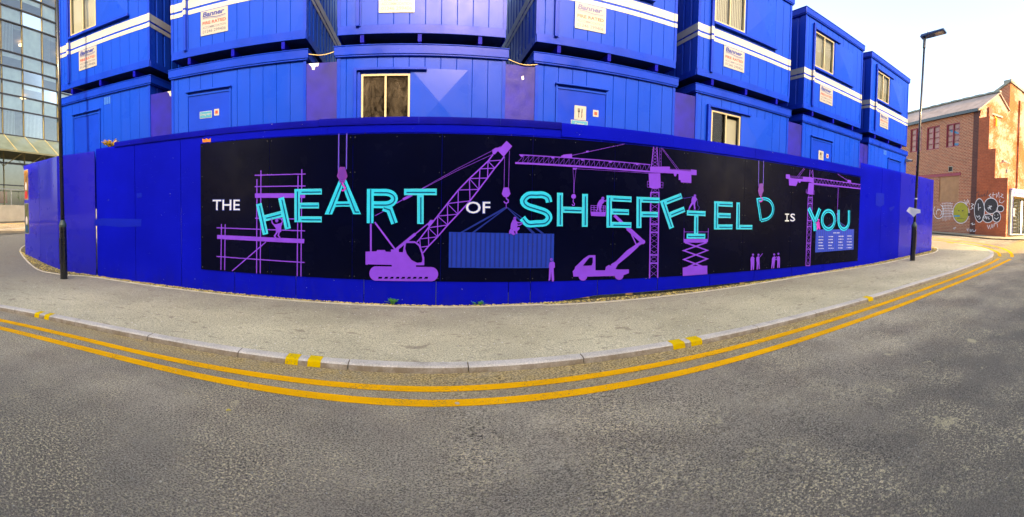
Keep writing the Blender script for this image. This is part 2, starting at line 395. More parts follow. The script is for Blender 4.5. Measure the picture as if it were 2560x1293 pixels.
SPLIT = {'corner_post', 'support_leg', 'white_band', 'post_band', 'shutter_rail', 'touch_up_patch', 'jamb', 'light_strip', 'side_panel', 'floor_slab', 'ceiling_lamp', 'end_wall', 'mullion', 'transom', 'entrance_rail', 'entrance_glass', 'plinth', 'floor_rail', 'screw', 'timber_block', 'peeled_patch', 'pull_rope_print', 'broken_glass', 'track_pad_print'}
def mk(name, mb, m, parent=None, smooth=False, bevel=0., **props):
    if name in SPLIT and parent:
        parts = islands(mb)
        if len(parts) > 1: return [mk_(name, q, m, parent, smooth, bevel) for q in parts][-1]
    return mk_(name, mb, m, parent, smooth, bevel, **props)
def mk_(name, mb, m, parent=None, smooth=False, bevel=0., **props):
    me = bpy.data.meshes.new(name)
    off = ROOTLOC.get(rootof(parent).name, Vector()) if parent else Vector()
    base = Vector() 
    if not parent and mb.v:
        xs = [v.x for v in mb.v]; ys = [v.y for v in mb.v]; zs = [v.z for v in mb.v]
        if props.pop('own', True): base = Vector(((min(xs) + max(xs)) / 2, (min(ys) + max(ys)) / 2, min(zs)))
    props.pop('own', None)
    me.from_pydata([tuple(v - off - base) for v in mb.v], [], mb.f)
    if mb.uv:
        ul = me.uv_layers.new(name='UVMap')
        for fi, uv in mb.uv.items():
            for k, li in enumerate(me.polygons[fi].loop_indices): ul.data[li].uv = uv[k]
    me.materials.append(MT[m] if isinstance(m, str) else m)
    if smooth:
        for p in me.polygons: p.use_smooth = True
    me.update()
    bm = bmesh.new(); bm.from_mesh(me)
    if not mb.uv: bmesh.ops.recalc_face_normals(bm, faces=bm.faces)
    bm.to_mesh(me); bm.free()
    o = bpy.data.objects.new(name, me); col.objects.link(o); o.location = base
    if parent: o.parent = parent
    elif base.length: ROOTLOC[o.name] = base
    if bevel:
        b = o.modifiers.new('bevel', 'BEVEL'); b.width = bevel; b.segments = 2; b.limit_method = 'ANGLE'
    for a, v in props.items(): o[a] = v
    return o
def thing(name, label, cat, loc=(0, 0, 0), group=None):
    o = bpy.data.objects.new(name, None); col.objects.link(o); o.location = loc; o.empty_display_size = .3
    o['label'] = label; o['category'] = cat
    if group: o['group'] = group
    ROOTLOC[o.name] = Vector(loc); return o
def copy_tree(o, parent=None):
    c = o.copy(); col.objects.link(c); c.parent = parent
    for ch in [x for x in o.children]: copy_tree(ch, c)
    return c
_tc = {}
def text2d(s, bold=0.):
    k = (s, bold)
    if k in _tc: return _tc[k]
    cu = bpy.data.curves.new('t', 'FONT'); cu.body = s; cu.size = 1; cu.offset = bold; cu.resolution_u = 3
    o = bpy.data.objects.new('t', cu); col.objects.link(o)
    dg = bpy.context.evaluated_depsgraph_get(); dg.update()
    me = bpy.data.meshes.new_from_object(o.evaluated_get(dg))
    vs = [(v.co.x, v.co.y) for v in me.vertices]; fs = [tuple(p.vertices) for p in me.polygons]
    bpy.data.objects.remove(o); bpy.data.meshes.remove(me)
    x0 = min(v[0] for v in vs); x1 = max(v[0] for v in vs); y0 = min(v[1] for v in vs); y1 = max(v[1] for v in vs)
    _tc[k] = ([((x - x0) / (x1 - x0), (y - y0) / (y1 - y0)) for x, y in vs], fs); return _tc[k]
def text_in(mb, s, x0, x1, z0, z1, f, bold=0., slant=0.):
    vs, fs = text2d(s, bold); mb.add([(x0 + (x1 - x0) * u + slant * (z1 - z0) * v, z0 + (z1 - z0) * v) for u, v in vs], fs, f)
def offset_strip(pts, t, closed=False):            # mitred polyline of width t -> quads (2-D)
    n = len(pts); L = []; Rr = []
    P = [Vector((p[0], p[1])) for p in pts]
    for i in range(n):
        if closed: a, b = P[i - 1], P[(i + 1) % n]
        else: a, b = P[max(i - 1, 0)], P[min(i + 1, n - 1)]
        d1 = (P[i] - a); d2 = (b - P[i])
        d1 = d1.normalized() if d1.length > 1e-9 else d2.normalized()
        d2 = d2.normalized() if d2.length > 1e-9 else d1
        n1 = Vector((-d1.y, d1.x)); n2 = Vector((-d2.y, d2.x)); m = (n1 + n2)
        m = m.normalized() if m.length > 1e-6 else n1
        k = t / 2 / max(.35, m.dot(n1)); L.append(P[i] + m * k); Rr.append(P[i] - m * k)
    q = []
    for i in range(n if closed else n - 1):
        j = (i + 1) % n; q.append((L[i], L[j], Rr[j], Rr[i]))
    return q
class Print:                                       # flat print on a plane; every stroke lies a hair prouder than the last
    def __init__(s, frame, to2d, base, step=.00025, cyc=16): s.mb = MB(); s.fr = frame; s.to = to2d; s.base = base; s.step = step; s.i = 0; s.cyc = cyc
    def d(s): s.i += 1; return s.base + s.step * (s.i % s.cyc)
    def poly(s, pts):
        d = s.d(); s.mb.ngon([s.fr(*s.to(*p), d) for p in pts])
    def poly2(s, pts):
        d = s.d(); s.mb.ngon([s.fr(p[0], p[1], d) for p in pts])
    def strip2(s, pts, t, closed=False):
        d = s.d()
        for q in offset_strip(pts, t, closed): s.mb.quad(*[s.fr(p.x, p.y, d) for p in q])
    def line(s, pts, t, closed=False):             # t in the same pixels as pts
        P = [s.to(*p) for p in pts]; a = pts[len(pts) // 2]; w = abs(s.to(a[0], a[1])[1] - s.to(a[0], a[1] + t)[1])
        s.strip2(P, w, closed)
    def circ(s, cx, cy, r, n=20, ry=None):
        s.poly([(cx + r * math.cos(2 * math.pi * k / n), cy + (ry or r) * math.sin(2 * math.pi * k / n)) for k in range(n)])
def arc(cx, cy, rx, ry, a0, a1, n=14):
    return [(cx + rx * math.cos(R(a0 + (a1 - a0) * k / n)), cy + ry * math.sin(R(a0 + (a1 - a0) * k / n))) for k in range(n + 1)]

# ------------------------------------------------------------------ ground
def xs_list(x0, x1, step=.5):
    a = [x0]
    x = math.floor(x0 / step) * step + step
    while x < x1 - 1e-6:
        if x > x0 + 1e-6: a.append(x)
        x += step
    a.append(x1); return a
mb = MB()
xs = [-300, -120, -60] + xs_list(-34, 40, 1.0) + [60, 120, 300]; ys = [-300, -60, -12, 0, 4, 8, 20, 60, 300]
idx = {}
for i, x in enumerate(xs):
    for j, y in enumerate(ys): idx[i, j] = len(mb.v); mb.v.append(Vector((x, y, rise(x))))
for i in range(len(xs) - 1):
    for j in range(len(ys) - 1): mb.f.append((idx[i, j], idx[i + 1, j], idx[i + 1, j + 1], idx[i, j + 1]))
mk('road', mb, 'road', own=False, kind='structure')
def catmull(pts, n=8):
    out = []; P = [Vector((p[0], p[1])) for p in pts]
    for i in range(len(P) - 1):
        p0, p1, p2, p3 = P[max(i - 1, 0)], P[i], P[i + 1], P[min(i + 2, len(P) - 1)]
        for k in range(n):
            t = k / n; out.append(.5 * ((2 * p1) + (p2 - p0) * t + (2 * p0 - 5 * p1 + 4 * p2 - p3) * t * t + (3 * p1 - p0 - 3 * p2 + p3) * t ** 3))
    out.append(P[-1]); return [(p.x, p.y) for p in out]
KERB = catmull([(-24, -4.5), (-16, .2), (-12, 1.9), (-9, 2.95), (-7.5, 3.5), (-6.2, 3.92), (-5.2, 4.17), (-4, 4.33), (-2.8, 4.42), (-1, 4.48), (1, 4.50), (3, 4.46), (6, 4.40), (9, 4.34), (12, 4.26), (14.2, 4.22),
                (15.6, 4.36), (16.8, 4.85), (17.7, 5.9), (18.3, 7.3), (19.0, 9.5), (20.2, 13), (22, 18), (25, 26)], 6)
def offpath(path, d):
    out = []
    for i, p in enumerate(path):
        a = Vector(path[max(i - 1, 0)]); b = Vector(path[min(i + 1, len(path) - 1)]); t = (b - a).normalized()
        q = Vector(p) + Vector((t.y, -t.x)) * d; out.append((q.x, q.y))
    return out
def slab(name, outline, z, m, thick=0., **kw):     # a sheet that follows the rise of the street
    bm = bmesh.new(); vs = [bm.verts.new((x, y, 0)) for x, y in outline]; bm.faces.new(vs)
    bmesh.ops.triangulate(bm, faces=bm.faces)
    x0 = min(p[0] for p in outline); x1 = max(p[0] for p in outline)
    for x in xs_list(x0, x1, .5)[1:-1]:
        bmesh.ops.bisect_plane(bm, geom=bm.verts[:] + bm.edges[:] + bm.faces[:], plane_co=(x, 0, 0), plane_no=(1, 0, 0))
    for v in bm.verts: v.co.z = rise(v.co.x) + z
    mb = MB(); bm.verts.index_update(); mb.v = [v.co.copy() for v in bm.verts]; mb.f = [tuple(v.index for v in f.verts) for f in bm.faces]
    bm.free(); return mk(name, mb, m, own=False, **kw)
back_left = [(-16.2, 60), (-16.2, 14), (-16.0, 11.5), (-15.9, 8), (-16.2, 4), (-19, -1), (-24, -4.5)]
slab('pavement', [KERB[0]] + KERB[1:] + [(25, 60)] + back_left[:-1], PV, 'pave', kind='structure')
def ribbon(mb, path, w0, w1, z0, z1, close_ends=True):
    a = offpath(path, w0); b = offpath(path, w1); n = len(path); i = len(mb.v)
    for p, q in zip(a, b):
        mb.v += [Vector((p[0], p[1], rise(p[0]) + z0)), Vector((q[0], q[1], rise(q[0]) + z0)), Vector((q[0], q[1], rise(q[0]) + z1)), Vector((p[0], p[1], rise(p[0]) + z1))]
    for k in range(n - 1):
        for j in range(4):
            mb.f.append((i + 4 * k + j, i + 4 * k + (j + 1) % 4, i + 4 * k + 4 + (j + 1) % 4, i + 4 * k + 4 + j))
    mb.f.append((i, i + 1, i + 2, i + 3)); mb.f.append((i + 4 * n - 4, i + 4 * n - 1, i + 4 * n - 2, i + 4 * n - 3))
def plen(path):
    L = [0]
    for a, b in zip(path, path[1:]): L.append(L[-1] + math.dist(a, b))
    return L
KL = plen(KERB)
def at_len(path, L, s):
    for k in range(len(L) - 1):
        if s <= L[k + 1]:
            t = (s - L[k]) / (L[k + 1] - L[k]); return (path[k][0] + (path[k + 1][0] - path[k][0]) * t, path[k][1] + (path[k + 1][1] - path[k][1]) * t)
    return path[-1]
# the kerb: stones 0.92 m long with open joints, chamfered front edge
mb = MB(); s = 0
sx0 = [KL[i] for i, p in enumerate(KERB) if p[0] > 1.35][0]; s = sx0 % 1.25
while s < KL[-1] - 1.25:
    seg = [at_len(KERB, KL, s + .006 + (1.25 - .012) * k / 4) for k in range(5)]
    dz = random.uniform(-.0015, .0015); n = len(seg)
    prof = [(.0, -.02), (.0, .066 + dz), (.11, .066 + dz), (.135, .052 + dz), (.145, .02), (.15, -.02)]
    cols = [offpath(seg, w) for w, z in prof]; i0 = len(mb.v); np_ = len(prof)
    for k in range(n):
        for j in range(np_): x, y = cols[j][k]; mb.v.append(Vector((x, y, rise(x) + prof[j][1])))
    for k in range(n - 1):
        for j in range(np_ - 1): mb.f.append((i0 + k * np_ + j, i0 + k * np_ + j + 1, i0 + (k + 1) * np_ + j + 1, i0 + (k + 1) * np_ + j))
    mb.f.append(tuple(i0 + j for j in range(np_))); mb.f.append(tuple(i0 + (n - 1) * np_ + j for j in reversed(range(np_))))
    s += 1.25
mk('kerb', mb, 'kerb', own=False, kind='structure')
def tick(px):                                      # yellow paint across the kerb
    best = min(range(len(KERB)), key=lambda i: abs(X0 + F * math.atan2(KERB[i][0], KERB[i][1]) - px) + (1e3 if KERB[i][1] < 0 else 0))
    lo, hi = KL[max(best - 2, 0)], KL[min(best + 2, len(KL) - 1)]
    for _ in range(40):
        m_ = (lo + hi) / 2; p = at_len(KERB, KL, m_)
        if X0 + F * math.atan2(p[0], p[1]) < px: lo = m_
        else: hi = m_
    return m_
mb = MB()
for px, w in ((102, .10), (127, .10), (739, .145), (794, .145), (1692, .17), (1735, .17), (2168, .17), (2192, .17), (2400, .4)):
    s = tick(px); seg = [at_len(KERB, KL, s - w / 2 + w * k / 4) for k in range(5)]
    prof = [(-.012, .0688), (.111, .0688), (.1375, .0545), (.1478, .02), (.1530, .003)]; cols = [offpath(seg, w_) for w_, z in prof]; i0 = len(mb.v); np_ = 5
    for k in range(5):
        for j in range(np_): x, y = cols[j][k]; mb.v.append(Vector((x, y, rise(x) + prof[j][1])))
    for k in range(4):
        for j in range(np_ - 1): mb.f.append((i0 + k * np_ + j, i0 + k * np_ + j + 1, i0 + (k + 1) * np_ + j + 1, i0 + (k + 1) * np_ + j))
mk('kerb_marking', mb, 'ytick', own=False, kind='structure')
def roadline(name, path, w, m, z=.004, n=6):
    P = catmull(path, n); mb = MB(); a = offpath(P, -w / 2); b = offpath(P, w / 2)
    for k in range(len(P) - 1):
        mb.quad(*[Vector((q[0], q[1], rise(q[0]) + z)) for q in (a[k], b[k], b[k + 1], a[k + 1])])
    mk(name, mb, m, own=False, kind='structure')
roadline('yellow_line', [(-24, -5.6), (-16, -.9), (-12, .9), (-9, 2.1), (-7.2, 2.85), (-5.7, 3.42), (-4.4, 3.72), (-3, 3.86), (-1.5, 3.94), (0, 3.97), (1.5, 3.99), (3, 3.98), (6, 3.95), (9, 3.90), (12, 3.85), (14, 3.84), (15.6, 3.98), (17.0, 4.55), (18.2, 5.7), (19.1, 7.3), (20.2, 10), (21.8, 14)], .125, 'yline')
roadline('yellow_line', [(-24, -6.0), (-16, -1.25), (-12, .55), (-9, 1.75), (-7, 2.55), (-5.4, 3.17), (-4.1, 3.46), (-3, 3.59), (-1.5, 3.66), (0, 3.68), (1.5, 3.68), (3, 3.66), (6, 3.62), (9, 3.57), (12, 3.50), (14, 3.48), (15.6, 3.52), (17.2, 4.05), (18.6, 5.2), (19.7, 7.0), (20.9, 9.8), (22.6, 13.6)], .135, 'yline')
# crossing street at the left, its lines, and the far pavements
roadline('white_line', [(-18.2, 0), (-18.4, 12), (-18.4, 30)], .10, 'wline', .004, 4)
roadline('yellow_line', [(-20.6, 0), (-20.6, 12), (-20.6, 30)], .09, 'yline', .005, 4)
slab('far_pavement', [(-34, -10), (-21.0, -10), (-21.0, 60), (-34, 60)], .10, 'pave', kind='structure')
wd = Vector((-.4, -.9165)); gd = Vector((.9165, -.4))
C0 = Vector((22.85, 7.34))                          # corner of the brick building
def bp(a, b): v = C0 + wd * a + gd * b; return (v.x, v.y)
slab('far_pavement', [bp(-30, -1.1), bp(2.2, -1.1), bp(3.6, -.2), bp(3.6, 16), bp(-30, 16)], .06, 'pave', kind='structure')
# gravel strip along the foot of the hoarding with a pale concrete edging
EDGE = [(p.x, p.y) for p in (gp(x, y, PV) for x, y in ((66, 612), (51, 624), (59, 643), (96, 675), (154, 687)))]
EDGE += [(HF(s, 0, .19 if s < 2 else .24).x, HF(s, 0, .19 if s < 2 else .24).y) for s in (-7.4, -6, -4.5)]
EDGE += [(HF(s, 0, d).x, HF(s, 0, d).y) for s, d in ((-3, .15), (-1, .11), (1.5, .12), (1.8, .2), (3, .26), (5, .24), (7, .14), (8.5, .13), (9.5, .2), (11, .28), (13, .3), (15, .35))]
EDGE += [(16.2, 6.75), (16.6, 7.2), (16.5, 8.0), (16.4, 9)]
EDGE = catmull(EDGE, 5)
mb = MB(); ribbon(mb, EDGE, -.02, .025, PV - .01, PV + .012)
mk('path_edging', mb, 'edging', own=False, kind='structure')
inner = [(-12.4, 12), (-11.3, 8.0), (-9.9, 7.7), (-8.6, 7.5)] + [(HF(s, 0, -.25).x, HF(s, 0, -.25).y) for s in (-7.5, -4, 0, 4, 8, 12, 15.4)] + [(16.0, 9)]
slab('gravel_bed', EDGE + inner[::-1], PV + .006, 'gravel', kind='structure')
def seg_of(x):                                     # hoarding line y at x
    if x > -7.42: return HF(x, 0).y if x < 15.6 else 7.2
    pts = [(-11.1, 7.95), (-9.81, 7.54), (-8.64, 7.28), (-7.42, 7.36)]
    return interp(pts, x)
mb = MB(); ico = [(0, 0, 1), (.89, 0, .45), (.28, .85, .45), (-.72, .53, .45), (-.72, -.53, .45), (.28, -.85, .45), (.72, .53, -.45), (-.28, .85, -.45), (-.89, 0, -.45), (-.28, -.85, -.45), (.72, -.53, -.45), (0, 0, -1)]
icf = [(0, 1, 2), (0, 2, 3), (0, 3, 4), (0, 4, 5), (0, 5, 1), (1, 6, 2), (2, 7, 3), (3, 8, 4), (4, 9, 5), (5, 10, 1), (2, 6, 7), (3, 7, 8), (4, 8, 9), (5, 9, 10), (1, 10, 6), (11, 7, 6), (11, 8, 7), (11, 9, 8), (11, 10, 9), (11, 6, 10)]
def stone(c, r):
    i = len(mb.v); a = random.random() * 6.28; q = Matrix.Rotation(a, 3, 'Z'); sx, sy, sz = r * random.uniform(.7, 1.4), r * random.uniform(.6, 1), r * random.uniform(.45, .8)
    for p in ico:
        v = q @ Vector((p[0] * sx * random.uniform(.8, 1.15), p[1] * sy * random.uniform(.8, 1.15), p[2] * sz)); mb.v.append(v + c)
    mb.f.extend(tuple(i + k for k in f) for f in icf)
EL = plen(EDGE)
for _ in range(3600):
    s = random.uniform(0, EL[-1]); x, y = at_len(EDGE, EL, s)
    yh = seg_of(x); 
    if y > yh + .1: continue
    t = random.random(); yy = y + (yh - y) * t + .02
    stone(Vector((x, yy, rise(x) + PV + .008)), random.uniform(.006, .022))
mk('gravel', mb, 'stone', own=False, kind='stuff')
mb = MB()
for _ in range(420):
    x = random.uniform(-5, 9); y = random.uniform(1.4, 4.3) - max(0, abs(x) - 2) * .12
    stone(Vector((x, y, rise(x) + .003)), random.choice((.004, .005, .006, .009)))
p = gp(1143, 1013); stone(Vector((p.x, p.y, .012)), .02)
for _ in range(160):
    x = random.uniform(-6, 11); y = random.uniform(4.7, 6.9)
    stone(Vector((x, y, rise(x) + PV + .003)), random.choice((.004, .006, .008)))
mk('grit', mb, 'grit', own=False, kind='stuff')
def leaf_litter(px, py):
    p = gp(px, py); mb = MB(); mb.ngon([p + Vector((math.cos(a) * r, math.sin(a) * r, .006 + .004 * (k % 2))) for k, (a, r) in enumerate(((0, .03), (1, .014), (2, .026), (3.2, .012), (4.2, .028), (5.3, .013)))])
    o = mk('fallen_leaf', mb, 'leafy'); o['label'] = 'small yellow fallen leaf lying on the dark asphalt in front of the double yellow lines'; o['category'] = 'leaf'
leaf_litter(571, 1027)
# ------------------------------------------------------------------ the painted hoarding
HZ_TOP, ART_T, ART_B = 3.10, 2.925, .472
BOT = [(-12, .24), (-9, .10), (-7.5, .068), (1.52, .068)]
BOTR = [(1.53, .18), (4.5, .22), (10.4, .29), (12.75, .41), (15.6, .56)]
hoard = thing('hoarding', 'long glossy blue site hoarding with black construction-crane mural along the pavement', 'hoarding', (0, 7.1, 0))
def bz(s): return interp(BOT, s) if s <= 1.525 else interp(BOTR, s)
s = -7.40; k = 0
while s < 15.58:
    e = s + 1.22
    if s < 1.52 < e: e = 1.52
    if s < 10.44 < e: e = 10.44
    e = min(e, 15.6); top = HZ_TOP if s < 10.43 else 3.36
    j = random.uniform(-.002, .002); mb = MB(); b0, b1 = bz(s + .001), bz(e - .001)
    i = len(mb.v)
    for d in (-.018 + j, j):
        mb.v += [HF(s + .006, b0, d), HF(e - .006, b1, d), HF(e - .006, top, d), HF(s + .006, top, d)]
    mb.f += [(0, 1, 2, 3), (7, 6, 5, 4), (0, 4, 5, 1), (1, 5, 6, 2), (2, 6, 7, 3), (3, 7, 4, 0)]
    mk('board', mb, 'board2' if s > 12.7 else 'board', hoard); s = e
ends = [(-7.36, 7.33), (-8.64, 7.215)], [(-8.655, 7.235), (-9.81, 7.525)], [(-9.825, 7.53), (-11.08, 7.89)], [(-11.09, 7.9), (-12.2, 9.4)], [(-12.21, 9.41), (-12.9, 11.8)]
for a, b in ends:
    d = (Vector(b) - Vector(a)).normalized(); nn = Vector((-d.y, d.x)); 
    if nn.y < 0: nn = -nn
    mb = MB(); zz = 3.06
    for q in (Vector((0, 0)), nn * .018):
        mb.v += [Vector((a[0] + q.x, a[1] + q.y, rise(a[0]) + .05)), Vector((b[0] + q.x, b[1] + q.y, rise(b[0]) + .05)), Vector((b[0] + q.x, b[1] + q.y, zz)), Vector((a[0] + q.x, a[1] + q.y, zz))]
    mb.f += [(0, 1, 2, 3), (7, 6, 5, 4), (0, 4, 5, 1), (1, 5, 6, 2), (2, 6, 7, 3), (3, 7, 4, 0)]
    mk('board', mb, 'board2', hoard)
# return boards at the right end, and capping boards above the mural
mb = MB(); a, b = HF(15.6, 0), (16.0, 9.2)
mb.v += [Vector((a.x, a.y, .5)), Vector((b[0], b[1], .5)), Vector((b[0], b[1], 3.3)), Vector((a.x, a.y, 3.3))]; mb.v += [v + Vector((-.018, 0, 0)) for v in mb.v[:4]]
mb.f += [(0, 1, 2, 3), (7, 6, 5, 4), (0, 4, 5, 1), (1, 5, 6, 2), (2, 6, 7, 3), (3, 7, 4, 0)]; mk('board', mb, 'board2', hoard)
cuts = [-6.77, -4.35, -2.1, -.4, .95, 2.0, 4.2, 6.3, 8.4, 10.46]
for i, (a, b) in enumerate(zip(cuts, cuts[1:])):
    mb = MB(); t = 3.185 + (.012 if a < 1.9 and a > -2.2 else 0) + random.uniform(-.006, .006); lo = (3.075 if a < 2 else 2.96) + random.uniform(-.004, .004)
    mb.box(a + .002, b - .002, lo, t, .004, .028 + random.uniform(-.002, .002), lambda x, z, d: HF(x, z, d)); mk('capping_board', mb, 'cap' if a < 2 else 'board', hoard)
for i, (a, b) in enumerate(((-4.4, -1.95), (-1.95, .5), (.5, 1.99))):
    mb = MB(); mb.box(a, b - .003, 2.94 + .004 * i, 3.071, .004, .012, lambda x, z, d: HF(x, z, d)); mk('rail', mb, 'board', hoard)
for s in (-7.25, -6.55, -5.85, -5.1, -3.4, 2.45, 3.3, 6.0):
    mb = MB(); mb.box(s, s + .14, bz(s) - .04 if s > 0 else .065, bz(s) + .012 if s < 0 else bz(s) - .001, -.03 if s > 0 else .004, .02 if s < 0 else -.005, lambda x, z, d: HF(x, z, d)); mk('timber_block', mb, 'timber', hoard, bevel=.004)
# torn sticker, brush patches; the last patch paints in the paper's reflection
PR = Print(HF, hz, .0135)
mb = PR.mb; PR.poly([(507, 347), (513, 349), (517, 346), (522, 349), (528, 345), (528, 355), (507, 356.5)]); mk('sticker', mb, 'orange', hoard)
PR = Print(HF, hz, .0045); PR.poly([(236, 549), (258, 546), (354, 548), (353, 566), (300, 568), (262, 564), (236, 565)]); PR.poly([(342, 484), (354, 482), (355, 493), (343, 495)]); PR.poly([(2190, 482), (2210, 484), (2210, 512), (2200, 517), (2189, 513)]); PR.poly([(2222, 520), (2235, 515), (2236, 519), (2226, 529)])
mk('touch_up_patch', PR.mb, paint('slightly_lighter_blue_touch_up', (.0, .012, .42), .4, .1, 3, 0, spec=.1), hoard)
# posters pasted on the leftmost board
a0, b0 = Vector((-9.825, 7.53)), Vector((-11.08, 7.89)); dd = (b0 - a0).normalized(); nn = Vector((dd.y, -dd.x))
if nn.y > 0: nn = -nn
def LF(u, z, d): p = b0 - dd * u + nn * d; return Vector((p.x, p.y, z))
for (z0, z1, m, dz) in ((1.98, 2.92, 'poster1', 0), (.92, 1.88, 'poster2', .03)):
    mb = MB(); mb.box(.02, .40, z0, z1, .001, .004, LF); po = mk('poster', mb, 'signwhite', hoard)
    mb = MB(); mb.box(.04, .38, z0 + .03, z1 - .03, .0045, .006, LF); mk('poster_picture', mb, m, po)
    pr = Print(LF, lambda x, z: (x, z), .0075); pr.circ(.2, z0 + .42, .085, ry=.13); mk('poster_face', pr.mb, 'skin', po)
    pr = Print(LF, lambda x, z: (x, z), .0075); pr.poly2([(.08, z0 + .05), (.33, z0 + .05), (.28, z0 + .27), (.13, z0 + .27)]); mk('poster_figure', pr.mb, 'redbanner' if m == 'poster1' else 'teal', po)

# art panels (ten sheets, 1.5 m wide) with their screws
seams = [x * S0 for x in (-4.02, -2.71, -1.35, -.01, 1.355, 2.70, 4.045, 5.405, 6.74, 8.055, 9.355)]
for a, b in zip(seams, seams[1:]):
    mb = MB(); j = random.uniform(-.0006, .0006)
    mb.box(a + .0025, b - .0025, ART_B, ART_T, .0055, .010 + j, lambda x, z, d: HF(x, z, d)); pn = mk('art_panel', mb, 'art', hoard)
    mb = MB()
    for x in (a + .04, b - .04):
        for z in [ART_B + .05 + (ART_T - ART_B - .1) * k / 4 for k in range(5)]:
            mb.tube([HF(x, z, .011), HF(x, z, .0155)], .007, 6)
    for z in (ART_B + .05, ART_T - .05): mb.tube([HF((a + b) / 2, z, .011), HF((a + b) / 2, z, .0155)], .007, 6)
    mk('screw', mb, 'screw', pn)

def crop(ox, oy, k): return lambda x, y: hz(ox + x / k, oy + y / k)
C1, C2, C3, C4, C5 = crop(480, 310, 3.0795), crop(880, 320, 3.1543), crop(1240, 320, 3.1548), crop(1580, 340, 3.4026), crop(1860, 380, 4.0406)
B_CONT, B_PUR, B_LET, B_INL, B_MAN = .0125, .0160, .0215, .0240, .0265
# --- scaffold
p = Print(HF, C1, B_PUR)
for a, b in (((503, 425), (500, 1150)), ((534, 358), (528, 1150)), ((819, 398), (812, 1172)), ((848, 350), (841, 1175)), ((230, 770), (226, 1123)), ((259, 772), (255, 1125))): p.line([a, b], 8)
for a, b in (((486, 396), (877, 386)), ((486, 483), (877, 478)), ((488, 726), (870, 733)), ((193, 799), (873, 823)), ((191, 1019), (869, 1066)), ((313, 1131), (572, 908))): p.line([a, b], 8)
p.line([(488, 552), (873, 552)], 36); p.line([(197, 869), (867, 902)], 34)
mk('scaffold_print', p.mb, 'purple', hoard)
# --- hooks on ropes
def hook(cr, ropes, block, base, hk, t, tr):
    p = Print(HF, cr, B_PUR)
    for a, b in ropes: p.line([a, b], tr)
    mk('rope_print', p.mb, flat('violet_rope_print', (.11, .06, .58), .35), hoard)
    p = Print(HF, cr, B_MAN); p.poly(block); p.poly(base); bl = mk('hook_block_print', p.mb, flat('dusky_violet_print', (.20, .03, .36), .35), hoard)
    q = Print(HF, cr, B_MAN + .005); x0 = min(a for a, b in block); x1 = max(a for a, b in block); y0 = min(b for a, b in block); y1 = max(b for a, b in block); w = x1 - x0
    for i in range(6):
        yy = y0 + (y1 - y0) * (.16 + .14 * i); q.line([(x0 + w * .2, yy + w * .25), (x1 - w * .2, yy - w * .1)], max(1.6, w * .03))
    mk('stripe_print', q.mb, 'purple_dark', bl)
    p = Print(HF, cr, B_MAN + .001); p.line(hk, t); mk('hook_print', p.mb, 'magenta', hoard)
hook(C1, [((1132, 76), (1130, 375)), ((1193, 74), (1190, 350))], [(1140, 332), (1180, 332), (1199, 402), (1185, 435), (1137, 435), (1119, 402)], [(1137, 436), (1181, 436), (1180, 452), (1138, 452)],
     [(1161, 452), (1162, 468), (1172, 478), (1182, 490), (1178, 505), (1168, 513), (1155, 514)], 12, 9)
hook(C4, [((1075, 207), (1072, 430)), ((1115, 212), (1112, 430))], [(1078, 405), (1107, 405), (1113, 465), (1100, 497), (1073, 497), (1065, 465)], [(1074, 498), (1101, 498), (1100, 509), (1075, 509)],
     [(1088, 509), (1090, 522), (1099, 530), (1104, 541), (1100, 553), (1090, 559), (1078, 557)], 10, 6)
# --- crawler crane
p = Print(HF, C2, B_PUR)
p.poly([(108, 975), (195, 972), (200, 962), (260, 962), (268, 975), (308, 977), (308, 957), (370, 957), (370, 978), (402, 980), (415, 893), (495, 893), (530, 915), (552, 960), (570, 1020), (570, 1082), (505, 1082), (505, 1100), (315, 1100), (315, 1080), (125, 1074), (125, 1080), (108, 1078)])
p.poly([(x, y) for x, y in arc(190, 1147, 52, 57, 90, 270, 12)] + [(x, y) for x, y in arc(625, 1152, 55, 56, -90, 90, 12)])
p.line([(150, 750), (150, 975)], 14); p.line([(180, 742), (342, 960)], 13); p.line([(345, 962), (500, 835)], 22); p.line([(500, 835), (605, 750)], 9); p.poly([(593, 760), (618, 725), (652, 727), (612, 783)])
Lc = [(512, 900), (535, 875), (602, 787), (675, 695), (752, 597), (838, 490), (925, 400), (1008, 323), (1072, 262), (1112, 210)]
Rc = [(560, 985), (605, 930), (675, 858), (755, 765), (835, 680), (930, 575), (1000, 485), (1068, 395), (1125, 318), (1178, 255), (1200, 225)]
p.line(Lc, 10); p.line(Rc, 10); p.line([(535, 875), (540, 940)], 7); p.line([(540, 940), (600, 932)], 7)
for i in range(1, 9): p.line([Lc[i], Rc[i + 1]], 7)
for i in range(2, 9): p.line([Lc[i], Rc[i - 1]], 7)
for i in range(4, 9, 2): p.line([Lc[i], Rc[i]], 6)
for i in (2, 3): p.line([Lc[i], Rc[i]], 6)
p.poly([(1218, 103), (1262, 145), (1195, 228), (1150, 183), (1125, 210), (1108, 205), (1105, 175), (1130, 158), (1172, 152)])
p.line([(1172, 146), (830, 322), (560, 474)], 2.6); p.line([(1118, 205), (830, 337), (570, 474)], 2.6); p.line([(572, 470), (475, 520)], 6); p.line([(474, 528), (403, 564)], 20); p.line([(400, 566), (350, 595)], 6); p.line([(260, 652), (180, 694)], 4)
p.line([(1202, 228), (1198, 470)], 3); p.line([(1240, 180), (1233, 470)], 3)
p.poly([(1195, 470), (1235, 470), (1248, 520), (1230, 545), (1197, 545), (1180, 520)]); p.line([(1213, 545), (1218, 560), (1231, 570), (1231, 586), (1218, 594), (1204, 590), (1196, 578)], 9); p.line([(1215, 595), (1214, 636)], 5)
cr = mk('crawler_crane_print', p.mb, 'purple', hoard)
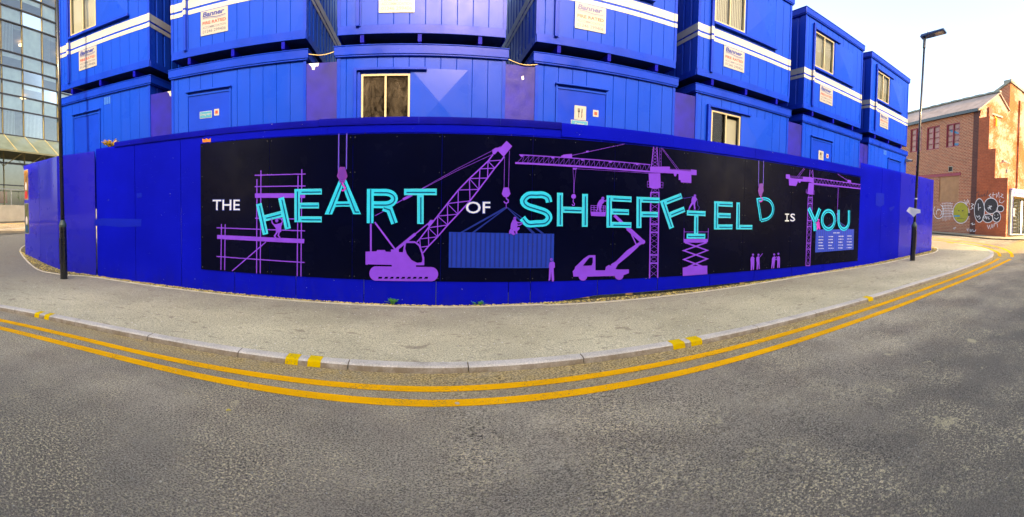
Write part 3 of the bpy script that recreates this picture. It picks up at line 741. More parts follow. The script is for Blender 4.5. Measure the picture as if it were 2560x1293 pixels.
q = Print(HF, C2, B_PUR + .0045); q.poly([(428, 907), (497, 907), (526, 930), (548, 990), (556, 1035), (550, 1058), (515, 1062), (470, 1040), (432, 990), (420, 950)])
mk('cab_glass_print', q.mb, 'art', cr); q = Print(HF, C2, B_PUR + .0045)
for i in range(9): q.poly([(218 + 45 * i - (8 if i == 0 else 0), 1173), (240 + 45 * i, 1173), (237 + 45 * i, 1187), (208 + 45 * i, 1187)])
mk('track_pad_print', q.mb, 'art', cr)
# --- slings and the hanging container
p = Print(HF, hz, B_CONT)
def c2(x, y): return (880 + x / 3.1543, 320 + y / 3.1543)
def c3(x, y): return (1240 + x / 3.1548, 320 + y / 3.1548)
def c4(x, y): return (1580 + x / 3.4026, 340 + y / 3.4026)
def c5(x, y): return (1860 + x / 4.0406, 380 + y / 4.0406)
p.poly([c2(1207, 622), c2(1213, 636), c2(876, 823), c2(852, 823)]); p.poly([c2(1211, 630), c2(1216, 636), c2(966, 824), c2(944, 824)])
p.poly([c3(76, 622), c3(84, 622), c3(310, 831), c3(282, 831)]); p.poly([c3(84, 624), c3(90, 624), c3(380, 832), c3(356, 832)])
mk('sling_print', p.mb, 'blue_stripe', hoard)
p = Print(HF, hz, B_CONT + .0005); TL, TR, BR, BL = (1122.5, 580), (1384.8, 584.7), (1383.5, 670), (1121.6, 668.8); p.poly([TL, TR, BR, BL]); ct = mk('container_print', p.mb, 'blue_print', hoard)
a = hz(*TL); b = hz(*TR); q = Print(HF, lambda x, y: (x, y), B_CONT + .0015, 0)
for i in range(22):
    s = a[0] + (b[0] - a[0]) * (i + .62) / 22.3; q.strip2([(s, a[1] - .008), (s, hz(*BL)[1] + .008)], (b[0] - a[0]) / 22.3 * .36)
mk('container_rib_print', q.mb, 'blue_stripe', ct)
# --- truck with a lifting arm and a basket
p = Print(HF, C3, B_PUR)
p.poly([(603, 1130), (618, 1112), (622, 1095), (690, 1030), (730, 1003), (782, 1003), (782, 1122), (858, 1122), (865, 1095), (885, 1080), (905, 1085), (915, 1100), (950, 1115), (1045, 1115), (1045, 1145), (1003, 1160), (935, 1166), (715, 1172), (608, 1172)])
p.circ(683, 1170, 34); p.circ(968, 1162, 35)
p.poly([(903, 1075), (945, 1050), (1030, 965), (1105, 915), (1122, 935), (1050, 1002), (960, 1075), (935, 1118), (915, 1108)]); p.line([(1100, 930), (1150, 900)], 24); p.circ(1155, 898, 18)
p.line([(1035, 790), (1150, 895)], 34); p.line([(930, 688), (1035, 790)], 24); p.line([(1065, 838), (1106, 925)], 10)
p.poly([(743, 660), (865, 662), (860, 697), (748, 694)]); 
for yy in (612, 628, 645): p.line([(744, yy), (862, yy + 4)], 4)
for xx in (746, 770, 795, 820, 845, 860): p.line([(xx, 611), (xx, 665)], 4)
tk = mk('truck_crane_print', p.mb, 'purple', hoard)
q = Print(HF, C3, B_PUR + .0045); q.poly([(684, 1085), (724, 1033), (735, 1022), (760, 1020), (760, 1060), (752, 1082), (712, 1085)]); mk('cab_glass_print', q.mb, 'art', tk)
# --- tower cranes
def tower(cr, up):
    p = Print(HF, cr, B_PUR); up(p); return mk('tower_crane_print', p.mb, 'purple', hoard)
def t_left(p):
    j = lambda x, y: ((1240 + x / 3.1548 - 1580) * 3.4026, (320 + y / 3.1548 - 340) * 3.4026)
    b0, b1, t0, t1 = j(150, 277), j(1215, 346), j(190, 213), j(1215, 291)
    p.line([b0, b1], 14); p.line([t0, t1], 8)
    for i in range(26):
        u = (i + .3) / 26; v = (i + .8) / 26; w = (i + 1.3) / 26
        P = lambda a, b, f: (a[0] + (b[0] - a[0]) * f, a[1] + (b[1] - a[1]) * f)
        p.line([P(b0, b1, u), P(t0, t1, v)], 2.2); p.line([P(t0, t1, v), P(b0, b1, min(w, 1))], 2.2)
    for x, y in ((200, 216), (445, 231), (678, 247), (899, 265), (1108, 282)): p.poly([j(x - 20, y - 7), j(x + 20, y - 4), j(x + 8, y + 12), j(x - 6, y + 11)])
    p.poly([j(510, 222), j(530, 212), j(597, 206), j(597, 238), j(512, 236)]); p.line([j(597, 218), j(1012, 128)], 3); p.poly([j(707, 183), j(727, 180), j(727, 193), j(707, 195)])
    p.line([j(620, 322), j(1215, 360)], 2.2); p.poly([j(602, 314), j(638, 316), j(630, 330), j(606, 329)])
    p.line([j(605, 328), j(611, 440)], 2.5); p.line([j(628, 328), j(615, 440)], 2.5); p.line([j(613, 435), j(612, 515)], 6); p.circ(*j(610, 540), 20); p.line([j(608, 560), j(606, 585), j(617, 598), j(614, 612), j(602, 612), j(598, 600)], 7)
    p.line([(180, 92), (157, 300)], 7); p.line([(208, 95), (222, 300)], 7)
    for i in range(7):
        y = 100 + 28 * i; w0 = 180 - 23 * (i / 7.4); w1 = 208 + 14 * (i / 7.4); p.line([(w0, y), (w1 + 2, y + 28)], 2.4); p.line([(w1, y), (w0 - 3, y + 28)], 2.4)
    p.line([(232, 104), (232, 262)], 2.4); p.line([(245, 104), (245, 262)], 2.4); p.line([(246, 104), (390, 300)], 2.4); p.line([(255, 104), (412, 308)], 2.4)
    for y in (130, 160, 190, 220): p.line([(232, y), (245, y)], 2.4)
    p.poly([(150, 262), (318, 262), (318, 285), (497, 303), (497, 285), (545, 291), (545, 334), (500, 332), (500, 401), (412, 395), (408, 375), (392, 375), (392, 325), (378, 322), (368, 346), (355, 342), (350, 320), (150, 312)])
    for k in range(5): p.line([(320, 283 + 4 * k), (497, 290 + 3 * k)], 1.6)
    p.poly([(138, 318), (237, 318), (241, 440), (212, 450), (175, 450), (144, 438)])
    p.line([(127, 386), (127, 436), (150, 438)], 3); p.line([(260, 395), (259, 443), (238, 442)], 3); p.line([(127, 386), (145, 387)], 3); p.line([(260, 395), (240, 394)], 3); p.line([(127, 412), (145, 412)], 3); p.line([(260, 418), (240, 418)], 3)
    p.line([(168, 450), (160, 480)], 4); p.line([(222, 450), (227, 480)], 4); p.line([(180, 450), (215, 478)], 2.4); p.line([(212, 450), (172, 478)], 2.4)
    p.line([(156, 478), (145, 1210)], 12); p.line([(226, 478), (215, 1208)], 12)
    lv = [(482,), (560,), (600,), (660,), (700,), (750,), (820,), (908,), (1012,), (1082,), (1170,), (1205,)]
    for y in (482, 750, 820, 1012, 1082): p.line([(155 - (y - 482) * .015, y), (226 - (y - 482) * .015, y)], 11)
    ys_ = [488, 533, 578, 623, 668, 710, 750, 785, 820, 868, 916, 964, 1012, 1047, 1082, 1140, 1200]
    for a, b in zip(ys_, ys_[1:]):
        xa, xb = 156 - (a - 482) * .015, 226 - (a - 482) * .015; p.line([(xa, a), (xb, b)], 2.4); p.line([(xb, a), (xa, b)], 2.4)
tower(C4, t_left)
def t_right(p):
    t0, t1, b0, b1 = (695, 262), (1174, 330), (700, 320), (1174, 372)
    p.line([t0, t1], 7); p.line([b0, b1], 12)
    P = lambda a, b, f: (a[0] + (b[0] - a[0]) * f, a[1] + (b[1] - a[1]) * f)
    for i in range(15): p.line([P(b0, b1, i / 15), P(t0, t1, (i + .5) / 15)], 3); p.line([P(t0, t1, (i + .5) / 15), P(b0, b1, (i + 1) / 15)], 3)
    for f in (.13, .39, .64, .86): x, y = P(t0, t1, f); p.poly([(x - 14, y - 7), (x + 14, y - 4), (x + 5, y + 8), (x - 5, y + 7)])
    p.poly([(1042, 283), (1072, 285), (1080, 310), (1040, 306)]); p.line([(940, 222), (985, 252), (1045, 290)], 4)
    p.poly([(418, 225), (458, 228), (462, 262), (525, 270), (590, 274), (590, 250), (660, 255), (700, 265), (700, 318), (655, 303), (570, 297), (562, 312), (548, 310), (540, 290), (533, 318), (520, 345), (450, 338), (446, 275), (418, 268)])
    p.line([(600, 165), (525, 255)], 3); p.line([(610, 170), (540, 262)], 3)
    for k in range(3): p.line([(462, 242 + 7 * k), (590, 252 + 7 * k)], 2)
    p.line([(660, 180), (652, 300)], 7); p.line([(688, 182), (697, 300)], 7); p.line([(660, 182), (692, 240), (655, 290)], 2.5); p.line([(688, 182), (656, 240), (695, 290)], 2.5)
    p.poly([(650, 312), (702, 316), (697, 430), (668, 432), (635, 422)]); p.line([(626, 375), (625, 415), (640, 418)], 3); p.line([(708, 385), (705, 428), (695, 428)], 3)
    p.line([(652, 432), (644, 455)], 4); p.line([(682, 432), (686, 455)], 4)
    p.line([(643, 455), (619, 1150)], 9); p.line([(686, 458), (660, 1150)], 9)
    for y in (458, 520, 692, 755, 920, 982, 1148): p.line([(643 - (y - 455) * .035, y), (686 - (y - 458) * .038, y)], 8)
    ys_ = [460, 490, 520, 577, 634, 692, 722, 755, 810, 865, 920, 950, 982, 1038, 1094, 1148]
    for a, b in zip(ys_, ys_[1:]):
        xa, xb = 643 - (a - 455) * .035, 686 - (a - 458) * .038; p.line([(xa, a), (xb, b)], 2.6); p.line([(xb, a), (xa, b)], 2.6)
    p.line([(945, 355), (940, 480), (938, 620)], 4); p.line([(952, 357), (946, 480), (942, 560)], 2.5); p.circ(938, 628, 9); p.line([(937, 640), (935, 690)], 6)
    p.line([(700, 330), (940, 358)], 2.5)
tower(C5, t_right)
# --- scissor lift
p = Print(HF, C4, B_PUR)
p.poly([(428, 1120), (500, 1105), (637, 1103), (637, 1175), (545, 1182), (428, 1190)]); p.circ(452, 1168, 21); p.circ(617, 1157, 19)
p.poly([(436, 876), (643, 876), (641, 903), (560, 908), (436, 907)])
for z in ([(447, 905), (637, 973), (438, 1050), (600, 1112)], [(632, 905), (436, 975), (637, 1045), (470, 1114)]): p.line(z, 13)
p.line([(440, 785), (438, 880)], 5); p.line([(645, 785), (642, 880)], 5); p.line([(440, 816), (643, 816)], 4)
mk('scissor_lift_print', p.mb, 'purple', hoard)
# --- small container under the right crane
p = Print(HF, c5 and (lambda x, y: hz(*c5(x, y))), B_CONT)
p.line([(935, 690), (790, 785)], 9); p.line([(938, 692), (1060, 780)], 9); p.line([(930, 696), (840, 783)], 6); p.line([(940, 698), (1030, 782)], 6); mk('sling_print', p.mb, 'blue_stripe', hoard)
p = Print(HF, C5, B_CONT + .0005); p.poly([(722, 786), (1108, 780), (1102, 985), (715, 1015)]); ct = mk('container_print', p.mb, flat('blue_board_print', (.004, .05, .55), .35), hoard)
q = Print(HF, C5, B_CONT + .0015, 0)
for i in range(20):
    u = (i + .5) / 20; q.line([(722 + 386 * u, 788 - 5 * u), (715 + 387 * u, 1012 - 29 * u)], 5)
mk('container_rib_print', q.mb, 'blue_stripe', ct)
q = Print(HF, C5, B_CONT + .0022)
random.seed(11)
for cx in (750, 850, 950, 1038):
    for r in range(5):
        y = 858 + r * 29.5 - (cx - 750) * .03; x = cx - r * 1.0; w = random.uniform(36, 50)
        while w > 0:
            t = random.uniform(3, 6); q.line([(x, y), (x + t, y - .2)], 6 + random.uniform(0, 4)); x += t + random.choice((1.2, 1.2, 4)); w -= t + 1.5
x = 898
for ch in range(9): q.line([(x, 817), (x + 5, 817)], 10 if ch != 4 else 2); x += 7
mk('name_list_print', q.mb, 'white', ct)

# --- figures (each one print)
def figure(cr, polys, head, lines=(), m='purple'):
    p = Print(HF, cr, B_MAN); 
    for a in polys: p.poly(a)
    for h in (head if isinstance(head[0], tuple) else (head,)): p.circ(h[0], h[1], h[2], 14)
    for l, t in lines: p.line(l, t)
    o = mk('worker_print', p.mb, m, hoard); q = Print(HF, cr, B_MAN + .0045); hx, hy, hr = (head[0] if isinstance(head[0], tuple) else head)
    q.line([(hx - hr * .9, hy + hr * .1), (hx + hr, hy + hr * .1)], max(1.5, hr * .3)); mk('helmet_line_print', q.mb, 'purple_dark', o)
figure(C1, [[(630, 768), (648, 772), (665, 768), (690, 762), (700, 768), (692, 790), (690, 830), (672, 838), (650, 830), (648, 800), (634, 785)]], (657, 745, 13),
       [([(640, 782), (622, 760), (616, 730)], 10), ([(690, 772), (702, 750), (692, 730)], 10), ([(660, 832), (640, 862), (655, 886)], 12), ([(676, 832), (668, 858), (682, 876)], 11), ([(650, 890), (662, 894)], 7), ([(676, 876), (686, 878)], 6)])
figure(C2, [[(1268, 722), (1290, 722), (1300, 745), (1305, 762), (1300, 785), (1290, 800), (1262, 800), (1248, 788), (1252, 755)], [(1262, 795), (1290, 785), (1318, 782), (1320, 795), (1300, 815), (1302, 832), (1290, 836), (1284, 812), (1270, 818)],
            [(1250, 790), (1272, 812), (1285, 838), (1272, 846), (1250, 830), (1236, 836), (1238, 812)]], (1282, 712, 12), [([(1292, 740), (1312, 748), (1340, 745)], 9), ([(1296, 768), (1320, 766), (1345, 752)], 8)])
figure(C3, [[(420, 1058), (447, 1052), (460, 1062), (462, 1098), (452, 1105), (455, 1200), (437, 1202), (432, 1130), (426, 1196), (412, 1198), (417, 1105), (414, 1092)]], (434, 1037, 11), [([(410, 1198), (424, 1198)], 8), ([(438, 1204), (452, 1205)], 8)])
figure(C3, [[(812, 570), (832, 558), (848, 566), (850, 585), (835, 600), (822, 640), (822, 660), (812, 660), (806, 620), (792, 612), (800, 590)]], (838, 555, 12), [([(840, 572), (862, 578), (868, 565)], 9), ([(800, 610), (798, 640), (785, 656)], 8), ([(815, 630), (825, 660)], 8)])
figure(C4, [[(512, 515), (535, 516), (545, 535), (538, 556), (530, 572), (505, 572), (498, 555), (503, 528)], [(500, 565), (522, 568), (500, 595), (484, 620), (474, 618), (486, 590)], [(512, 568), (532, 566), (530, 595), (534, 620), (522, 622), (518, 595)]], (529, 507, 10),
       [([(520, 525), (540, 540), (548, 545)], 7), ([(470, 626), (486, 627)], 5), ([(518, 628), (536, 629)], 5)])
figure(C4, [[(1005, 1030), (1022, 1022), (1032, 1032), (1034, 1070), (1030, 1138), (1020, 1138), (1017, 1090), (1012, 1142), (1003, 1140), (1004, 1085), (1001, 1050)]], (1023, 1010, 9), [([(1014, 1040), (1036, 1042)], 6)])
figure(C4, [[(1052, 1030), (1070, 1022), (1078, 1035), (1078, 1070), (1080, 1130), (1071, 1132), (1068, 1085), (1062, 1136), (1053, 1136), (1055, 1080), (1050, 1050)]], (1069, 1010, 9), [([(1076, 1034), (1092, 1015), (1104, 999)], 5), ([(1054, 1045), (1078, 1050)], 5)])
figure(C4, [[(1190, 1030), (1206, 1022), (1214, 1032), (1210, 1062), (1202, 1124), (1193, 1124), (1193, 1080), (1186, 1126), (1177, 1124), (1183, 1075), (1184, 1045)]], (1203, 1008, 9), [([(1206, 1036), (1220, 1030), (1222, 1024)], 5), ([(1205, 1050), (1218, 1048)], 5)])
figure(C4, [[(1226, 1030), (1242, 1020), (1252, 1032), (1252, 1065), (1250, 1120), (1241, 1122), (1239, 1080), (1236, 1122), (1228, 1120), (1230, 1070), (1225, 1048)]], (1238, 1002, 9), [([(1228, 1045), (1214, 1055)], 5)])
figure(C5, [[(735, 700), (748, 698), (756, 715), (758, 745), (764, 780), (752, 786), (748, 765), (736, 790), (726, 785), (728, 752), (722, 735)]], (745, 686, 10), [([(738, 715), (722, 716), (712, 712)], 7)], 'magenta')
p = Print(HF, C4, B_MAN); p.line([(395, 487), (404, 510), (414, 526), (440, 530), (480, 524), (512, 516)], 3.2); p.line([(540, 546), (550, 560), (552, 590), (566, 605), (563, 622), (553, 630)], 3.2); mk('pull_rope_print', p.mb, 'purple_dark', hoard)

# --- lettering
def vec(a, b): return Vector((b[0] - a[0], b[1] - a[1]))
STROKES = {  # skeletons in a unit-height box of width w: (t = stroke)
 'H': lambda w, t: [[(t / 2, 0), (t / 2, 1)], [(w - t / 2, 0), (w - t / 2, 1)], [(t, .5), (w - t, .5)]],
 'E': lambda w, t: [[(t / 2, 0), (t / 2, 1)], [(t, 1 - t / 2), (w, 1 - t / 2)], [(t, .5), (w - .09, .5)], [(t, t / 2), (w, t / 2)]],
 'F': lambda w, t: [[(t / 2, 0), (t / 2, 1)], [(t, 1 - t / 2), (w, 1 - t / 2)], [(t, .44), (w - .06, .44)]],
 'T': lambda w, t: [[(w / 2, 0), (w / 2, 1 - t)], [(0, 1 - t / 2), (w, 1 - t / 2)]],
 'L': lambda w, t: [[(t / 2, 0), (t / 2, 1)], [(t, t / 2), (w, t / 2)]],
 'I': lambda w, t: [[(w / 2, t), (w / 2, 1 - t)], [(0, 1 - t / 2), (w, 1 - t / 2)], [(0, t / 2), (w, t / 2)]],
 'O': lambda w, t: [arc(w / 2, .5, w / 2 - t / 2, .5 - t / 2, 0, 360, 32)],
 'D': lambda w, t: [[(t / 2, t / 2), (t / 2, 1 - t / 2)] + arc(w * .35, .5, w * .65 - t / 2, .5 - t / 2, 90, -90, 16) + [(t / 2, t / 2)]],
 'U': lambda w, t: [[(t / 2, 1)] + arc(w / 2, w / 2 - t * .1, w / 2 - t / 2, w / 2 - t * .6, 180, 360, 16) + [(w - t / 2, 1)]],
 'Y': lambda w, t: [[(t * .5, 1), (w * .5, .43), (w * .5, 0)], [(w - t * .5, 1), (w * .56, .46)]],
 'R': lambda w, t: [[(t / 2, 0), (t / 2, 1)], [(t, 1 - t / 2), (w * .55, 1 - t / 2)] + arc(w * .58, .72 , w * .40 - t / 2, .28 - t / 2, 88, -88, 12) + [(t, .44 + t / 2)], [(w * .52, .46), (w * .72, .40), (w - t * .55, 0)]],
 'S': lambda w, t: [catmull([(w - t * .45, .70), (w * .86, .84), (w * .70, .91), (w * .5, 1 - t * .5), (w * .25, .89), (w * .1, .74), (w * .2, .60), (w * .5, .51), (w * .8, .42), (w * .91, .27), (w * .78, .12), (w * .5, t * .5), (w * .24, .09), (t * .35, .25)], 3)],
}
def letter(ch, BLp, BRp, TLp, t=.175):
    bl, br, tl = hz(*BLp), hz(*BRp), hz(*TLp); ex, ey = vec(bl, br), vec(bl, tl); W, H = ex.length, ey.length; ex.normalize(); ey.normalize(); w = W / H
    M2 = lambda x, y: (bl[0] + (ex.x * x + ey.x * y) * H, bl[1] + (ex.y * x + ey.y * y) * H)
    p = Print(HF, None, B_LET, .0003, 6)
    if ch == 'A':
        p.poly2([M2(*v) for v in ((0, 0), (w * .41, 1), (w * .59, 1), (w, 0), (w * .79, 0), (w * .70, .22), (w * .30, .22), (w * .21, 0))])
        q = Print(HF, None, B_LET + .002); q.poly2([M2(*v) for v in ((w * .5, .80), (w * .36, .37), (w * .64, .37))]); 
        o = mk('letter_print', p.mb, 'cyan', hoard); mk('counter_print', q.mb, 'art', o); ink = [[(w * .13, .02), (w * .47, .9)], [(w * .53, .93), (w * .85, .06), (w * .95, .06)], [(w * .32, .28), (w * .69, .28)]]
    else:
        st = STROKES[ch](w, t)
        for sk in st: p.strip2([M2(*v) for v in sk], t * H)
        o = mk('letter_print', p.mb, 'cyan', hoard)
        ink = [[(x + .012, y - .012) for x, y in sk] for sk in st]
        if ch in 'HEFLIT': ink = [[((a[0] * .94 + b[0] * .06) , (a[1] * .94 + b[1] * .06)), ((b[0] * .94 + a[0] * .06), (b[1] * .94 + a[1] * .06))] for a, b in ink]
    q = Print(HF, None, B_INL, .0003, 6)
    for sk in ink: q.strip2([M2(*v) for v in sk], .036 * H)
    mk('inline_print', q.mb, 'teal', o)
    q = Print(HF, None, B_INL + .0001, .0003, 6)
    if ch in 'HEFLIT':
        for sk in STROKES[ch](w, t):
            a, b = Vector(sk[0]), Vector(sk[1]); d = (b - a).normalized(); nn_ = Vector((-d.y, d.x)) * (t * .42); q.strip2([M2(*(a + nn_)), M2(*(b + nn_))], .02 * H); q.strip2([M2(*(a - nn_)), M2(*(b - nn_))], .02 * H)
        mk('edge_print', q.mb, 'cyan_lt', o)
letter('H', (658, 587.6), (728.4, 570.7), (641.4, 511.3), .2)
letter('E', (737, 555.5), (805.3, 556), (737, 473))
letter('A', (812.5, 536.3), (903, 535.6), (812.5, 450))
letter('R', (917.4, 558), (996, 558.7), (918, 472.5), .2)
letter('T', (1010.6, 560), (1091.8, 560), (1010.6, 472.2), .185)
letter('S', (1299.3, 567.2), (1378.8, 567.6), (1299.8, 478), .19)
letter('H', (1391.2, 565.6), (1468, 567.2), (1391.8, 482), .185)
letter('E', (1515, 568.8), (1577, 569.8), (1515.3, 488.6), .18)
letter('F', (1589.6, 569.8), (1647, 569.8), (1590, 492.2), .18)
letter('F', (1672, 573), (1723, 551.5), (1648.2, 503), .19)
letter('I', (1714.9, 596.7), (1761.3, 597), (1715.8, 525.9), .18)
letter('E', (1783.2, 573.6), (1829.4, 573.6), (1783.8, 503), .18)
letter('L', (1838.5, 573.6), (1879, 573.6), (1839.3, 506), .17)
letter('D', (1898.4, 556.2), (1938, 547), (1889.2, 495.8), .13)
letter('Y', (2018, 578), (2053, 577), (2016.4, 520.6), .2)
letter('O', (2050.3, 578), (2087.5, 577), (2050.8, 521.8), .17)
letter('U', (2092, 577.5), (2123, 577), (2092.5, 524.8), .17)
def word(sx, a, b, c):
    bl, br, tl = hz(*a), hz(*b), hz(*c); ex, ey = vec(bl, br), vec(bl, tl)
    M3 = lambda u, v: (bl[0] + ex.x * u + ey.x * v, bl[1] + ex.y * u + ey.y * v)
    mb = MB(); text_in(mb, sx, 0, 1, 0, 1, lambda u, v: HF(*M3(u, v), B_LET + .001), .004); o = mk('word_print', mb, 'white', hoard)
    mb = MB(); text_in(mb, sx, -.012, 1.012, -.05, 1.05, lambda u, v: HF(*M3(u, v), B_LET), .03); mk('outline_print', mb, 'blue_print', o)
word('THE', (533, 525), (600.5, 525.6), (533.3, 499.8)); word('OF', (1164.5, 533.5), (1225, 533.5), (1164.5, 504.5)); word('S', (1974, 553.5), (1986, 553.5), (1974, 534.2))
q = Print(HF, hz, B_LET + .001); q.line([(1966, 535), (1965.6, 553)], 3.6); q.line([(1961, 535.6), (1971.2, 535.8)], 3.2); q.line([(1960.6, 552.2), (1970.8, 552.2)], 3.2); mk('word_print', q.mb, 'white', hoard)
# ------------------------------------------------------------------ site cabins
ZO = -.044
def grooved(mb, x0, x1, z0, z1, y=0., phase=.16, pitch=.285, dep=.012, w=.008, f=None):
    f = f or (lambda x, y, z: Vector((x, y, z))); prof = [(x0, y)]; x = phase
    while x < x0 + .01: x += pitch
    while x < x1 - .02:
        prof += [(x - w, y), (x, y + dep), (x + w, y)]; x += pitch
    prof.append((x1, y))
    for (a, ya), (b, yb) in zip(prof, prof[1:]): mb.quad(f(a, ya, z0), f(b, yb, z0), f(b, yb, z1), f(a, ya, z1))
def cabin_shell(root, W, z0, z1, hole):
    D = 7.2; mb = MB()
    hx0, hx1, hz0, hz1 = hole
    for a in ((0, hx0, z0, z1), (hx1, W, z0, z1), (hx0, hx1, z0, hz0), (hx0, hx1, hz1, z1)): grooved(mb, *a)
    for x, sgn in ((0, 1), (W, -1)):
        y = 0
        while y < D - .01:                          # profiled side sheet
            e = min(y + .3, D); p = [(y, 0), (y + .2, 0), (y + .22, .02), (e - .02, .02), (e, 0)]
            for (a, ya), (b, yb) in zip(p, p[1:]): mb.quad((x + sgn * ya, a, z0), (x + sgn * yb, b, z0), (x + sgn * yb, b, z1), (x + sgn * ya, a, z1))
            y = e
    mb.quad((0, D, z0), (W, D, z0), (W, D, z1), (0, D, z1)); mb.quad((0, 0, z1), (W, 0, z1), (W, D, z1), (0, D, z1))
    sh = mk('cabin_wall', mb, 'cabin', root)
    mb = MB(); mb.quad((0.03, .03, z0 + .002), (W - .03, .03, z0 + .002), (W - .03, D, z0 + .002), (.03, D, z0 + .002)); mk('floor', mb, 'under', root)
    mb = MB()                                       # corner posts
    for x in (-.012, W - .05): mb.box(x, x + .062, -.014, -.002, z0 + .12, z1)
    mk('corner_post', mb, 'cabin2', root)
    mb = MB(); mb.box(-.06, W + .06, -.06, D, z1 + .0, z1 + .15); mb.box(-.045, W + .045, -.045, D, z1 - .03, z1 - .002); mb.box(-.07, W + .07, -.07, D + .03, z1 + .152, z1 + .17)
    mk('roof', mb, 'cabin2', root, bevel=.006)
    return sh
def window(root, x0, x1, z0, z1, glass, inside):
    mb = MB(); t = .035
    mb.box(x0, x0 + t, -.01, .05, z0, z1); mb.box(x1 - t, x1, -.01, .05, z0, z1); mb.box(x0 + t, x1 - t, -.009, .05, z1 - t, z1); mb.box(x0 + t, x1 - t, -.009, .05, z0, z0 + t)
    xm = (x0 + x1) / 2; mb.box(xm - .018, xm + .018, -.004, .045, z0 + t, z1 - t)
    w = mk('window', mb, 'alu', root)
    mb = MB(); mb.quad((x0 + t, .02, z0 + t), (x1 - t, .02, z0 + t), (x1 - t, .02, z1 - t), (x0 + t, .02, z1 - t)); mk('pane', mb, glass, w)
    if inside == 'blind':
        mb = MB(); n = 16
        for i in range(n):
            a = x0 + t + (x1 - x0 - 2 * t) * i / n; b = x0 + t + (x1 - x0 - 2 * t) * (i + 1) / n; mb.quad((a, .075, z0), (b - .002, .085, z0), (b - .002, .085, z1), (a, .075, z1))
        mk('blind', mb, 'blind', w)
    mb = MB()
    X0_, X1_, Y1_, Z0_, Z1_ = x0 - .3, x1 + .9, 2.6, z0 - .8, z1 + .25
    mb.quad((X0_, Y1_, Z0_), (X1_, Y1_, Z0_), (X1_, Y1_, Z1_), (X0_, Y1_, Z1_)); mb.quad((X0_, .06, Z0_), (X0_, Y1_, Z0_), (X0_, Y1_, Z1_), (X0_, .06, Z1_)); mb.quad((X1_, .06, Z0_), (X1_, Y1_, Z0_), (X1_, Y1_, Z1_), (X1_, .06, Z1_))
    mb.quad((X0_, .06, Z1_), (X1_, .06, Z1_), (X1_, Y1_, Z1_), (X0_, Y1_, Z1_)); mb.quad((X0_, .06, Z0_), (X1_, .06, Z0_), (X1_, Y1_, Z0_), (X0_, Y1_, Z0_))
    mk('room', mb, 'room', w)
    if inside == 'lamp':
        mb = MB(); mb.box(x0 + .0, x0 + .08, .45, 1.7, z1 + .0, z1 + .05); mk('tube_lamp', mb, 'tube', w)
    return w
def shutter(root, x0, x1, z0, z1, hx=.05):
    c = Vector(((x0 + x1) / 2, -.042, (z0 + z1) / 2)); q = [Vector((x0, -.02, z0)), Vector((x1, -.02, z0)), Vector((x1, -.02, z1)), Vector((x0, -.02, z1))]
    mb = MB(); mb.v = q + [c] + [Vector((v.x, -.004, v.z)) for v in q]; mb.f = [(0, 1, 4), (1, 2, 4), (2, 3, 4), (3, 0, 4)] + [(i, (i + 1) % 4, 5 + (i + 1) % 4, 5 + i) for i in range(4)]
    return mk('shutter', mb, 'cabin', root)
def board_sign(root, x0, x1, z0, z1):
    y = -.012; f = lambda x, z, d=0: Vector((x, y - .0015 - d, z))
    mb = MB(); mb.box(x0, x1, y, -.004, z0, z1); s = mk('sign', mb, 'signwhite', root)
    W, H = x1 - x0, z1 - z0; g = lambda d: (lambda u, v: Vector((x0 + W * u, y - .0012 - d, z0 + H * v)))
    mb = MB(); text_in(mb, 'Banner', .07, .86, .75, .955, g(0), .045, .18); mk('sign_name', mb, 'signblue', s)
    mb = MB(); pts = [(.08 + .84 * k / 12, .70 + .025 * math.sin(k / 12 * 6.283 + .5)) for k in range(13)]
    for q in offset_strip(pts, .028): mb.quad(*[g(.0003)(*p) for p in q])
    for q in offset_strip([(a, b - .05) for a, b in pts], .012): mb.quad(*[g(.0003)(*p) for p in q])
    mk('sign_wave', mb, 'signblue', s)
    mb = MB(); text_in(mb, 'FIRE RATED', .07, .93, .435, .565, g(0), .035); mk('sign_text', mb, 'signred', s)
    mb = MB(); text_in(mb, 'ACCOMMODATION', .07, .93, .265, .365, g(0), .012); text_in(mb, '01246 299406', .07, .93, .085, .215, g(0), .016); mk('sign_text', mb, 'signgrey', s)
